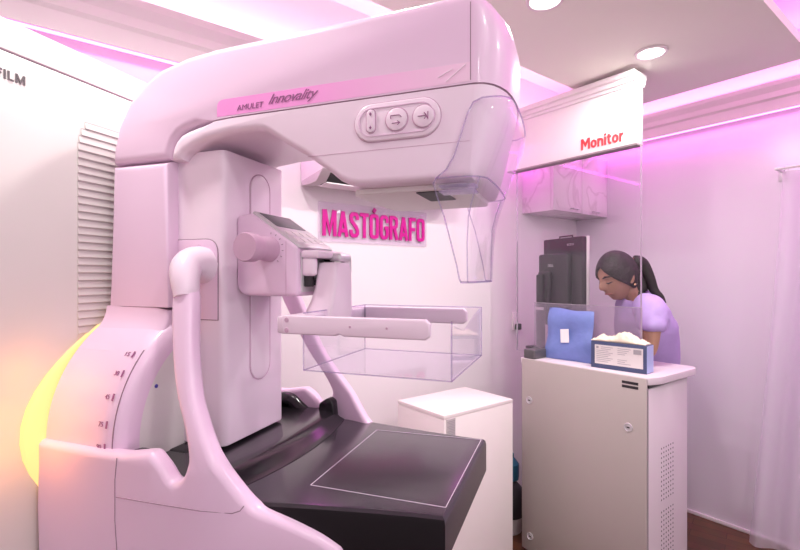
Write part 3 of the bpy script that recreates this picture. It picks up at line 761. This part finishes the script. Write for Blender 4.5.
# marble cabinet in the corner
ZK = H+.398
cb = thing('wall_cabinet', 'white marble patterned wall cabinet hung in the corner behind the glass', 'cabinet', room(.306, .114, ZK), ROT_ROOM)
obj('carcass', box(-.304, .304, -.114, .093, 0, .38, .002), M_marble, cb)
for s, nm in ((1, 0), (-1, 0)):
    x0, x1 = (.002, .304) if s == 1 else (-.304, -.002)
    dr = obj('door', box(x0, x1, .094, .113, .001, .379, .002), M_marble, cb)
    hx = (x0+x1)/2-(.06 if s == 1 else 0)
    obj('handle', sweep([(hx-.035, .113, .022), (hx-.035, .132, .022), (hx+.035, .132, .022), (hx+.035, .113, .022)], .0035, 8), M_silver, dr)
CA, CB = 1.109, .992        # near front corner of the console in room axes
# white header panel over the glass
hd = thing('header_panel', 'white overhead header panel reading Monitor in red above the glass', 'header panel', room(CA-.18, CB-.466, H+.583), ROT_ROOM)
obj('panel', box(-.02, .04, -.353, .357, 0, .316, .002), M_white, hd)
cp_ = [(.04, .255), (.046, .255), (.048, .268), (.056, .272), (.058, .288), (.068, .294), (.07, .314), (-.05, .314), (-.048, .294), (-.04, .288), (-.038, .272), (-.03, .268), (-.026, .255), (-.02, .255)]
obj('crown_moulding', prism(cp_, -.353, .360, axis='y'), M_white, hd)
lo = [(.09, .37), (.10, .50), (.17, .60), (.28, .645), (.39, .60), (.46, .50), (.47, .37), (.46, .24), (.39, .13), (.28, .085), (.17, .13), (.10, .24)]
ML = {'M': (.86, [[(.09, 0), (.09, 1)], [(.77, 0), (.77, 1)], [(.12, .98), (.43, .40), (.74, .98)]]), 'o': (.56, [lo]),
      'n': (.56, [[(.09, 0), (.09, .74)], [(.09, .48), (.15, .59), (.25, .645), (.36, .62), (.44, .55), (.46, .42), (.46, 0)]]),
      'i': (.18, [[(.09, 0), (.09, .74)], [(.09, .83), (.09, 1.02)]]), 't': (.38, [[(.16, .90), (.16, .25), (.19, .13), (.27, .08), (.37, .11)], [(.02, .66), (.36, .66)]]),
      'r': (.36, [[(.09, 0), (.09, .74)], [(.09, .45), (.15, .58), (.25, .64), (.36, .65)]])}
tot = sum(ML[c][0] for c in 'Monitor')+.07*6; WSC = .205/tot; x = 0
for ch in 'Monitor':
    b = bmesh.new()
    for k, p in enumerate(ML[ch][1]): stroke_bm(b, p, .185, .052, .002+.0002*k, p is lo, x)
    x += ML[ch][0]+.07
    obj('letter', place(b, basis((.0402, .095, .022), (0, 1, 0), (0, 0, 1))), M_red, hd, smooth=False)
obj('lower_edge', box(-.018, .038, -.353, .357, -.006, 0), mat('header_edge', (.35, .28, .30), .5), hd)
# tall glass below it, low acrylic on the counter
ZT = H-.405
gs = obj('glass_screen', rb(CA-.1855, CA-.1775, CB-.78, CB-.11, ZT+.001, H+.577), M_glass, smooth=False)
tag(gs, 'tall clear glass screen from the console top to the white header', 'glass screen')
bm = rb(CA-.1865, CA-.1765, CB-.1098, CB-.1068, ZT+.001, H+.577); obj('polished_edge', bm, M_glassedge, gs)
bm = rb(CA-.1865, CA-.1765, CB-.784, CB-.7802, ZT+.001, H+.577); obj('polished_edge', bm, M_glassedge, gs)
la = obj('acrylic_guard', rb(CA-.1685, CA-.1635, CB-.655, CB-.10, ZT+.001, H-.136), M_haze, smooth=False)
tag(la, 'low hazy acrylic guard standing on the console behind the blue pack', 'acrylic guard')
obj('top_edge', rb(CA-.169, CA-.163, CB-.655, CB-.10, H-.136, H-.1335), M_glassedge, la)
obj('side_edge', rb(CA-.169, CA-.163, CB-.0998, CB-.0975, ZT+.001, H-.1335), M_glassedge, la)

# ------------------------------------------------------------------ operator console
cs = thing('operator_console', 'beige metal operator console cabinet in front of the seated operator', 'console', room(CA, CB, 0), ROT_ROOM)
# local: x = towards camera-left (+a), y = +b
TH = .030
obj('body', box(-.405, -.012, -.60, -.012, .02, ZT-TH-.012, .006), M_consolew, cs)
dp = obj('door', box(-.012, 0, -.612, -.003, .03, ZT-.002, .004), M_console, cs)
def lock(b, z):
    obj('lock', lathe([(.0, .018), (.003, .018), (.004, .016), (.0012, .0145), (.0006, .008), (.0026, .0075), (.0028, .001)], 24, 'x', (b, z)), M_silver, dp)
    obj('lock_slot', box(.0026, .0034, b-.006, b+.006, z-.0025, z+.0025), M_dark, dp)
lock(-.565, H-.607); lock(-.075, H-.617); lock(-.560, H-1.275)
bm = bmesh.new()
for k in range(2): add_box(bm, 0, .0012, -.102, -.035, ZT-.034-k*.017, ZT-.023-k*.017)
obj('name_plate', bm, M_dark, dp)
tp = rounded([(-.0, -.625), (-.0, .0), (-.03, .004), (-.425, .03), (-.44, .0), (-.44, -.625)], [.003, .003, .01, .03, .01, .003], 6)
tp = rounded([(-.013, -.628), (-.013, -.002), (-.08, .022), (-.40, .03), (-.435, .01), (-.435, -.628)], [.003, .012, .02, .03, .03, .003], 6)
obj('worktop', prism(tp, ZT-TH, ZT, .005, 3, axis='z'), M_consolew, cs)
obj('worktop_gap', box(-.39, -.02, -.59, -.001, ZT-TH-.012, ZT-TH), M_mon, cs)
sd = obj('side_panel', box(-.395, -.02, -.014, -.004, .03, ZT-TH-.016, .003), M_consolew, cs)
for k0 in (0, 1):
    bm = bmesh.new()
    for i in range(6):
        for j in range(12):
            x = -.135-i*.022; z = H-.715-j*.0195-k0*.265
            b2 = bmesh.new(); bmesh.ops.create_circle(b2, cap_ends=True, radius=.0042, segments=8)
            merge(bm, b2, Matrix.Translation((x, -.0036, z)) @ Matrix.Rotation(math.pi/2, 4, 'X'))
    g_ = obj('vent_grille', bm, M_dark, sd)
# light strip between door and side
obj('corner_gap', box(-.013, -.0115, -.0035, -.002, .03, ZT-.034), M_dark, cs)

# things on the console
def cpt(d, a, z=ZT): return room(CA-d, CB-a, z)     # d = depth behind the front, a = along from the near end
# blue pack leaning on the guard
pk = bmesh.new(); n1, n2 = 14, 16
def packpt(i, j, s):
    u, v = i/n1, j/n2
    e = min(u, 1-u)*min(v, 1-v)*4
    th = .016*(min(1, e*3)**.5)
    wob = .004*math.sin(7*u+3*v)+.004*math.sin(11*v-2*u)
    x = (u-.5)*(.245-.012*v+.006*math.sin(9*v)); zz = v*.240+(.012*(1-u) if v > .5 else 0)+.003*math.sin(8*u)*(v > .9)
    return Vector((s*th+wob, x, zz))
g = {}
for s in (1, -1):
    for i in range(n1+1):
        for j in range(n2+1):
            if s == -1 and (i in (0, n1) or j in (0, n2)): g[(s, i, j)] = g[(1, i, j)]; continue
            g[(s, i, j)] = pk.verts.new(packpt(i, j, s))
for s in (1, -1):
    for i in range(n1):
        for j in range(n2): pk.faces.new([g[(s, i, j)], g[(s, i+1, j)], g[(s, i+1, j+1)], g[(s, i, j+1)]])
pt = thing('blue_pack', 'blue plastic wrapped folded pack leaning against the acrylic guard', 'pack', cpt(.112, .425, ZT+.001), ROT_ROOM+math.radians(4))
pt.rotation_euler = (0, math.radians(-7), ROT_ROOM+math.radians(3))
obj('wrapped_cloth', pk, M_blue, pt)
obj('white_label', box(.0205, .0225, -.022, .022, .085, .150, .0005, 1, Matrix.Rotation(math.radians(6), 4, 'X')), M_white, pt)
# box of gloves
gb = thing('glove_box', 'navy glove box with a white printed label at the front of the console', 'box', cpt(.067, .155, ZT), ROT_ROOM+math.radians(5))
obj('carton', box(-.075, 0, -.118, .118, 0, .118, .002), M_navy, gb)
obj('end_panel', box(-.073, -.002, .118, .1195, .003, .116), M_cardb, gb)
lb = obj('label_sheet', box(0, .0012, -.100, .104, .020, .104), M_card, gb)
bm = bmesh.new()
for r in range(9):
    z = .094-r*.008; 
    for (y0, y1) in ((-.092+.02*(r < 2), -.02-.01*(r % 3)), (.0, .055-.008*(r % 4))):
        if r in (4, 5) and y0 >= 0: continue
        add_box(bm, .0012, .0018, y0, y1, z, z+.0022)
add_box(bm, .0012, .0019, .066, .098, .078, .098)
add_box(bm, .0012, .0019, -.093, -.083, .088, .098)
obj('label_print', bm, mat('label_print', (.36, .34, .36), .6), lb)
obj('opening', box(-.062, -.012, -.10, .10, .118, .1188), M_dark, gb)
b = bmesh.new(); nu, nv = 60, 18; G = []
from mathutils import noise as mn
for i in range(nu+1):
    row = []
    for j in range(nv+1):
        u, v = i/nu, j/nv; y = -.120+.232*u; x = -.070+.066*v
        env = min(1, 5*min(u+.03, 1-u+.03))*min(1, 4.5*min(v+.02, 1-v+.02)); env = max(0, env)**.6
        hump = .012+.020*math.exp(-((u-.58)/.2)**2)+.007*math.exp(-((u-.15)/.1)**2)
        n1_ = mn.noise(Vector((u*6, v*2, 1.3))); n2_ = abs(mn.noise(Vector((u*16, v*5, 4.1)))); n3_ = mn.noise(Vector((u*34, v*9, 7.7)))
        z = env*(hump*(1+.5*n1_)+.016*n2_+.004*n3_)
        row.append(b.verts.new((x+.006*n3_*env, y+.006*n1_, .1195+z)))
    G.append(row)
for i in range(nu):
    for j in range(nv): b.faces.new((G[i][j], G[i+1][j], G[i+1][j+1], G[i][j+1]))
bd = [e for e in b.edges if e.is_boundary]
r_ = bmesh.ops.extrude_edge_only(b, edges=bd); vs_ = [v for v in r_['geom'] if isinstance(v, bmesh.types.BMVert)]
for v in vs_: v.co.z = .1190; v.co.x = -.037+(v.co.x+.037)*.9
bmesh.ops.contextual_create(b, geom=[e for e in b.edges if e.is_boundary])
gl_ = obj('latex_gloves', b, M_cream, ang=180)
gl_.location = gb.location; gl_.rotation_euler = gb.rotation_euler
tag(gl_, 'crumpled cream latex gloves piled on top of the navy glove box', 'gloves'); gl_['kind'] = 'stuff'
# monitor seen from behind
mc = Vector((.885, 2.525)); wd_ = Vector((.357, -.934)).normalized()
mo = thing('computer_monitor', 'black portrait computer monitor on the console seen from behind', 'monitor', (mc.x, mc.y, ZT), math.atan2(wd_.y, wd_.x))
# local x = along the width (right end nearer the camera), y = towards the screen side
zt_ = .615
obj('front_bezel', box(-.152, .152, .012, .030, .135, zt_, .003), M_white, mo)
bk = obj('back_cover', box(-.150, .150, -.022, .0125, .137, zt_-.002, .006), M_mon, mo)
obj('rear_housing', box(-.148, .085, -.060, -.020, .16, zt_-.085, .012, 3), M_mon2, bk)
obj('maker_mark', place(text_bm('DELL', .045, .014, .0006), basis((-.062, -.0604, zt_-.155), (1, 0, 0), (0, 0, 1))), M_silver, bk)
obj('asset_mark', place(text_bm('EIZO', .05, .010, .0006), basis((.045, -.0224, zt_-.045), (1, 0, 0), (0, 0, 1))), M_silver, bk)
bm = bmesh.new(); add_box(bm, -.12, -.03, -.085, -.055, .26, zt_-.18, .010, 3); add_box(bm, -.105, -.060, -.110, -.075, .01, .42, .01, 3)
obj('stand_post', bm, M_mon2, mo)
obj('cable_clip', box(-.108, -.057, -.1135, -.09, .225, .242, .003), M_greyw, mo)
obj('stand_base', prism(rounded([(-.20, -.115), (-.04, -.10), (.04, .06), (-.19, .06)], .02), 0, .016, .004, axis='z'), M_mon2, mo)
obj('screen', box(-.140, .140, .030, .0312, .150, zt_-.014), M_screen, mo)
obj('carry_handle', sweep([(-.04, .0, zt_-.004), (-.04, .0, zt_+.008), (.06, .0, zt_+.008), (.06, .0, zt_-.004)], .004, 8), M_mon, mo)
# dark box at the left end of the console
tag(obj('black_tray', place(prism(rounded([(-.05, -.035), (.05, -.035), (.05, .035), (-.05, .035)], .01), 0, .045, .006, axis='z'), Matrix.Translation(cpt(.06, .575, ZT)) @ Matrix.Rotation(ROT_ROOM, 4, 'Z')), mat('smoky_grey_plastic', (.10, .09, .10), .3)),
    'small dark grey tray at the far left end of the console top', 'tray')

# ------------------------------------------------------------------ white box by the bed
w0, w1, w2 = pixz(444, 416, -.55), pixz(399, 400, -.55), pixz(509, 398, -.55)
wa, wbb = (w0[0]-w2[0])/2, (w0[1]-w1[1])/2
wb = thing('storage_cabinet', 'white box cabinet standing between the black bed and the console', 'cabinet', room(w0[0]-wa, w0[1]-wbb, 0), ROT_ROOM)
obj('carcass', box(-wa, wa-.0125, -wbb, wbb, 0, H-.566, .002), M_box, wb)
obj('top_board', box(-wa, wa, -wbb, wbb, H-.5658, H-.55, .0008), M_box, wb)
obj('door', box(wa-.012, wa, -wbb, wbb, .04, H-.567, .002), M_box, wb)
lbl = obj('paper_label', box(wa-.062, wa-.013, wbb, wbb+.0008, H-.66, H-.568), mat('grey_paper', (.52, .48, .48), .6), wb)
bm = bmesh.new()
for r in range(11): add_box(bm, wa-.058, wa-.018-.006*(r % 3), wbb+.0008, wbb+.0014, H-.580-r*.0066, H-.5772-r*.0066)
obj('label_print', bm, mat('label_print', (.36, .34, .36), .6), lbl)
# bin with dark bag behind the white box
a_, bB = pixz(507, 528, -H)
bn = thing('waste_bin', 'small white bin lined with a black bag beside the console', 'bin', room(a_, bB, 0))
obj('pail', lathe([(0, .078), (.008, .082), (.135, .096), (.14, .099), (.14, .094), (.02, .078)], 28, 'z'), M_greyw, bn)
obj('liner', lathe([(.09, .0935), (.141, .1005), (.165, .102), (.215, .092), (.25, .06), (.262, .03), (.264, .002)], 20, 'z'), M_mon2, bn)
tag(obj('teal_bottle', place(lathe([(0, .040), (.02, .043), (.085, .043), (.11, .025), (.12, .015), (.14, .015), (.142, .002)], 24, 'z'), Matrix.Translation(room(a_-.035, bB, .263))), M_teal), 'teal plastic bottle standing on the black bag beside the console', 'bottle')
# wall socket with plug
a_, Y_ = pixb(515.5, .0)
zs = zat(321, Y_)
so_ = thing('wall_socket', 'white wall socket on the back wall left of the monitor', 'socket', room(a_, 0, zs), ROT_ROOM)
obj('plate', box(-.035, .035, .0, .009, -.055, .055, .003), M_white, so_)
obj('plug', box(-.016, .016, .009, .036, -.052, -.015, .005), M_mon2, so_)

# ------------------------------------------------------------------ curtain at the right
cw = K+EA*.10; r_ = 783/470-400/470
cb_ = (r_*cw.y-cw.x)/(EB.x-r_*EB.y)
ct = thing('sheer_curtain', 'sheer lilac white curtain hanging beside the right wall', 'curtain', room(.10, cb_, 0), ROT_ROOM)
b = bmesh.new(); nu, nv = 80, 24; G = []
for j in range(nv+1):
    v = j/nv; z = .02+v*(H+.52-.02); row = []
    for i in range(nu+1):
        u = i/nu; flare = (1-v)
        y = u*.62-.13*flare**1.3*(1-u)
        x = .012+.022*math.sin(u*34+.6*math.sin(v*3))*(0.6+.5*flare)+.03*flare*math.sin(u*9+1)
        row.append(b.verts.new((x, y, z)))
    G.append(row)
for j in range(nv):
    for i in range(nu): b.faces.new((G[j][i], G[j][i+1], G[j+1][i+1], G[j+1][i]))
o = obj('cloth', b, M_curtain, ct, ang=180)
hem = [v for v in [(.012, 0)]]
rd = thing('curtain_rail', 'slim white curtain rail and bracket above the sheer curtain', 'curtain rail', room(.0, cb_-.02, H+.54), ROT_ROOM)
obj('rail', sweep([(.112, -.01, 0), (.112, .66, 0)], .008, 12), M_white, rd)
bm = bmesh.new(); add_box(bm, 0, .008, -.02, .02, -.05, .03, .002); add_box(bm, 0, .12, -.006, .006, -.008, .006, .002)
obj('bracket', bm, M_silver, rd)
for k in range(7):
    yy = .03+k*.1
    obj('ring', sweep([(.112+.013*math.cos(t), yy, .013*math.sin(t)-.005) for t in [2*math.pi*q/16 for q in range(17)]], .002, 6, caps=False), M_silver, rd)

# ------------------------------------------------------------------ the operator
def WP(u, v, Y): return Vector(((u-400)/470*Y, Y, (277-v)/470*Y+H))
def skin_mesh(name, verts, edges, sub=2):
    me = bpy.data.meshes.new(name); me.from_pydata([v[0] for v in verts], edges, [])
    o = bpy.data.objects.new(name, me); C.objects.link(o)
    sk = o.modifiers.new('skin', 'SKIN'); sk.use_smooth_shade = True
    for i, v in enumerate(verts):
        d_ = me.skin_vertices[0].data[i]
        r = v[1]; d_.radius = (r, r) if not isinstance(r, tuple) else r
    me.skin_vertices[0].data[0].use_root = True
    s_ = o.modifiers.new('sub', 'SUBSURF'); s_.levels = sub
    apply_mods(o); me2 = o.data; bpy.data.objects.remove(o)
    b_ = bmesh.new(); b_.from_mesh(me2); bpy.data.meshes.remove(me2); return b_
HC = WP(617.5, 276, 2.30)                     # head centre
fwd = Vector((-.90, -.26, -.40)).normalized() # looking down to the left
side = fwd.cross(Vector((0, 0, 1))).normalized()
side = -side                                   # person's left... kept as the side axis
upv = side.cross(fwd).normalized()
if upv.z < 0: upv = -upv; 
def HP(f, s, u): return HC+fwd*f+side*s+upv*u
camside = 1 if (HP(0, 1, 0)-cam.location).length < (HP(0, -1, 0)-cam.location).length else -1
def head_bm():
    b_ = bmesh.new(); n, m = 40, 28; rings = []
    for j in range(1, m):
        th = math.pi*j/m; z = math.cos(th); ring = []
        for i in range(n):
            a0 = 2*math.pi*i/n; cx, sy = math.cos(a0)*math.sin(th), math.sin(a0)*math.sin(th)
            f, s, u = cx*.095, sy*.074, z*.116
            if u < 0:                               # jaw narrows and the chin comes forward
                k = -u/.116; s *= 1-.36*k; f = f*(1-.16*k)+.018*k
                if f < 0: f *= 1-.35*k
            if cx > .5:                              # face relief
                nx = math.exp(-((u+.012)/.022)**2)*math.exp(-(s/.012)**2); f += .030*nx
                f += .006*math.exp(-((u+.026)/.010)**2)*math.exp(-(s/.016)**2)
                f += .007*math.exp(-((u+.056)/.010)**2)*math.exp(-(s/.024)**2)
                f += .007*math.exp(-((u+.098)/.014)**2)*math.exp(-(s/.022)**2)
                f -= .010*math.exp(-((u-.008)/.012)**2)*math.exp(-((abs(s)-.031)/.014)**2)
                f += .004*math.exp(-((u-.028)/.010)**2)*math.exp(-((abs(s)-.028)/.02)**2)
            ring.append(b_.verts.new(HP(f, s, u)))
        rings.append(ring)
    tp_, bt = b_.verts.new(HP(0, 0, .116)), b_.verts.new(HP(.018, 0, -.116))
    for j in range(len(rings)-1):
        for i in range(n): b_.faces.new((rings[j][i], rings[j][(i+1) % n], rings[j+1][(i+1) % n], rings[j+1][i]))
    for i in range(n): b_.faces.new((tp_, rings[0][i], rings[0][(i+1) % n])); b_.faces.new((bt, rings[-1][(i+1) % n], rings[-1][i]))
    for s in (-1, 1):                                # ears
        e_ = bmesh.new(); bmesh.ops.create_uvsphere(e_, u_segments=14, v_segments=10, radius=1)
        for v in e_.verts:
            c = v.co.copy(); v.co = HP(-.008+c.x*.019-.004*c.z, s*(.073+c.y*.009+.006*max(0, -c.x)), -.010+c.z*.032)
        merge(b_, e_)
    return b_
neck = HP(-.035, 0, -.095)
chest = WP(648, 338, 2.42)
pel = cpt(.68, .34, .69)
shN = WP(653, 309, 2.17); shF = WP(640, 309, 2.52)
spine = [(pel, .135), (pel.lerp(chest, .5)+Vector((.03, 0, 0)), .125), (chest, (.13)), (neck.lerp(chest, .40), .070), (neck, .05), (HP(-.02, 0, -.05), .05)]
elN = WP(649, 353, 2.14); wrN = cpt(.33, .30, ZT+.03)
elF = WP(632, 352, 2.56); wrF = cpt(.38, .40, ZT+.03)
V = spine[:]; E = [(0, 1), (1, 2), (2, 3), (3, 4), (4, 5)]
def chain(start, pts):
    i0 = start
    for p in pts:
        V.append(p); E.append((i0, len(V)-1)); i0 = len(V)-1
    return i0
hN = chain(3, [(shN, .050), (shN.lerp(elN, .5), .045), (elN, .038), (elN.lerp(wrN, .5), .034), (wrN, .024)])
hF = chain(3, [(shF, .050), (shF.lerp(elF, .5), .045), (elF, .038), (elF.lerp(wrF, .5), .034), (wrF, .024)])
d1 = Vector((-EB.x, -EB.y, 0)); d2 = Vector((EA.x, EA.y, 0))
for s in (-1, 1):
    hip = pel+d2*.07*s+Vector((0, 0, -.02)); kn = hip+d1*.30+d2*.01*s; kn.z = .62; an = kn+d1*.02; an.z = .10
    chain(0, [(hip, .088), (hip.lerp(kn, .5), .078), (kn, .058), (kn.lerp(an, .45), .052), (an, .036), (an+d1*.09-Vector((0, 0, .06)), .034), (an+d1*.15-Vector((0, 0, .07)), .026)])
bb = skin_mesh('op', V, E)
merge(bb, head_bm())
def fingers(w, dirv):
    pal = w+dirv*.05; lat = dirv.cross(Vector((0, 0, 1))).normalized()
    vs = [(w, .022), (pal, (.026))]; ed = [(0, 1)]
    merge(bb, skin_mesh('palm', [(w-dirv*.01, .022), (w+dirv*.03, .027), (w+dirv*.07, .026)], [(0, 1), (1, 2)], 1))
    for k, (o_, ln_) in enumerate(((-.024, .060), (-.008, .070), (.008, .066), (.024, .052))):
        p0 = w+dirv*.055+lat*o_*.8; p1 = w+dirv*.085+lat*o_; p2 = p1+dirv*ln_*.5-Vector((0, 0, .006)); p3 = p2+dirv*ln_*.4-Vector((0, 0, .016))
        merge(bb, skin_mesh('finger', [(p0, .010), (p1, .0095), (p2, .0085), (p3, .007)], [(0, 1), (1, 2), (2, 3)], 1))
    p0 = w+dirv*.02+lat*.018; p1 = w+dirv*.045+lat*.045-Vector((0, 0, .004)); p2 = w+dirv*.075+lat*.052-Vector((0, 0, .01))
    merge(bb, skin_mesh('thumb', [(p0, .011), (p1, .0105), (p2, .008)], [(0, 1), (1, 2)], 1))
fingers(wrN, ((wrN-elN)*Vector((1, 1, 0))).normalized()); fingers(wrF, ((wrF-elF)*Vector((1, 1, 0))).normalized())
pe = obj('person', bb, M_skin)
rm = pe.modifiers.new('r', 'REMESH'); rm.mode = 'VOXEL'; rm.voxel_size = .0045; rm.use_smooth_shade = True
s_ = pe.modifiers.new('s', 'SMOOTH'); s_.iterations = 2; s_.factor = .4
apply_mods(pe); pe.data.materials.clear(); pe.data.materials.append(M_skin)
tag(pe, 'seated person in lilac scrubs with a dark ponytail looking down behind the console', 'person')
# scrub top and trousers
tv = [(pel+Vector((0, 0, -.03)), .150), (pel.lerp(chest, .5)+Vector((.03, 0, 0)), .150), (chest, .158), (neck.lerp(chest, .45), .118), (neck.lerp(chest, .10), .078)]
te_ = [(0, 1), (1, 2), (2, 3), (3, 4)]
for sh_, el_ in ((shN, elN), (shF, elF)):
    i0 = len(tv); tv += [(sh_+Vector((0, 0, .006)), .080), (sh_.lerp(el_, .32), .072), (sh_.lerp(el_, .58)+Vector((.006, 0, 0)), .076)]; te_ += [(3, i0), (i0, i0+1), (i0+1, i0+2)]
b_ = skin_mesh('top', tv, te_)
o = obj('scrub_top', b_, M_scrub, pe, ang=180)
ds = o.modifiers.new('d', 'DISPLACE'); tx = bpy.data.textures.new('folds', 'CLOUDS'); tx.noise_scale = .06; ds.texture = tx; ds.strength = .016; ds.mid_level = .5
o.modifiers.new('sb', 'SUBSURF').levels = 1; o.modifiers.move(1, 0); apply_mods(o)
tv = [(pel+Vector((0, 0, -.02)), .138)]; te_ = []
for s in (-1, 1):
    hip = pel+d2*.07*s+Vector((0, 0, -.02)); kn = hip+d1*.30+d2*.01*s; kn.z = .62; an = kn+d1*.02; an.z = .13
    i0 = len(tv); tv += [(hip, .095), (hip.lerp(kn, .5), .088), (kn, .070), (kn.lerp(an, .5), .064), (an, .058)]; te_ += [(0, i0), (i0, i0+1), (i0+1, i0+2), (i0+2, i0+3), (i0+3, i0+4)]
obj('scrub_trousers', skin_mesh('tr', tv, te_), M_scrub, pe, ang=180)
# hair: cap, ponytail
hb = bmesh.new(); n, m = 48, 26; rings = []
for j in range(m+1):
    th = math.pi*.80*j/m; ring = []
    for i in range(n):
        a0 = 2*math.pi*i/n; back = (1-math.cos(a0))/2
        lim = math.pi*(.29+.10*abs(math.sin(a0))+.45*back**.8)
        t2 = min(th, lim) if th <= lim else lim
        t2 = th/(math.pi*.80)*lim
        cx, sy, z = math.cos(a0)*math.sin(t2), math.sin(a0)*math.sin(t2), math.cos(t2)
        k = 1+.018*math.sin(a0*14+t2*3)*math.sin(t2)*.35
        edge = .004 if j == m else .012
        f, s, u = cx*(.095+edge)*k-.002, sy*(.074+edge)*k, z*(.116+edge)
        if u < 0:
            kk = -u/.12; s *= 1-.30*kk; f *= 1-.25*kk
        ring.append(hb.verts.new(HP(f, s, u)))
    rings.append(ring)
for j in range(m):
    for i in range(n): hb.faces.new((rings[j][i], rings[j][(i+1) % n], rings[j+1][(i+1) % n], rings[j+1][i]))
bmesh.ops.remove_doubles(hb, verts=hb.verts, dist=.0005)
tie = WP(634, 263, 2.30)
tail = catmull([HP(-.085, 0, .030), tie, WP(641, 264, 2.30), WP(648, 276, 2.29), WP(654, 290, 2.28), WP(661, 297, 2.26), WP(665, 303, 2.26)], 5)
nt = len(tail)
trad = [.026 if i < 5 else max(.006, .034*(1-((i-5)/(nt-5))**1.3)+.004) for i in range(nt)]
trad[4] = .020; trad[5] = .022
sweep(tail, trad, 16, bm=hb)
low_ = catmull([HP(-.09, .0, -.01), WP(638, 280, 2.31), WP(641, 291, 2.30), WP(640, 299, 2.29)], 4)
sweep(low_, [.040-.016*i/len(low_) for i in range(len(low_))], 14, bm=hb)
hair = obj('hair', hb, M_hair, pe, ang=180)
obj('hair_tie', lathe([(-.006, .0215), (0, .026), (.006, .0215)], 20, 'z'), M_lip, pe).matrix_local = basis(tie, (0, 1, 0), (0, 0, 1)) @ Matrix.Rotation(math.pi/2, 4, 'Y')
for s in (-1, 1):
    bm = bmesh.new(); sweep([HP(.096, s*.014, .026), HP(.091, s*.030, .033), HP(.074, s*.048, .028)], [.003, .0045, .002], 8, bm=bm)
    obj('eyebrow', bm, M_hair, pe)
    bm = bmesh.new(); sweep([HP(.088, s*.016, .002), HP(.086, s*.029, -.003), HP(.072, s*.045, .001)], [.002, .004, .002], 8, bm=bm)
    obj('eyelid', bm, M_hair, pe)
    bm = bmesh.new(); bmesh.ops.create_uvsphere(bm, u_segments=12, v_segments=8, radius=.006)
    for v in bm.verts: v.co += HP(-.012, s*.080, -.048)
    obj('earring', bm, M_gold, pe)
bm = bmesh.new(); sweep([HP(.078, -.022, -.060), HP(.094, -.006, -.0555), HP(.094, .006, -.0555), HP(.078, .022, -.060)], [.003, .0045, .0045, .003], 8, bm=bm)
obj('lips', bm, M_lip, pe)
# stool under the operator
stl = thing('stool', 'low round stool under the seated person behind the console', 'stool', (pel.x, pel.y, 0))
obj('seat', lathe([(.46, .16), (.465, .175), (.495, .178), (.507, .165), (.51, .002)], 32, 'z'), M_mon2, stl)
obj('post', sweep([(0, 0, .05), (0, 0, .46)], .024, 14), M_silver, stl)
for k in range(5):
    a0 = 2*math.pi*k/5
    obj('leg', sweep([(0, 0, .06), (.14*math.cos(a0), .14*math.sin(a0), .03), (.17*math.cos(a0), .17*math.sin(a0), .012)], [.02, .016, .012], 10), M_silver, stl)
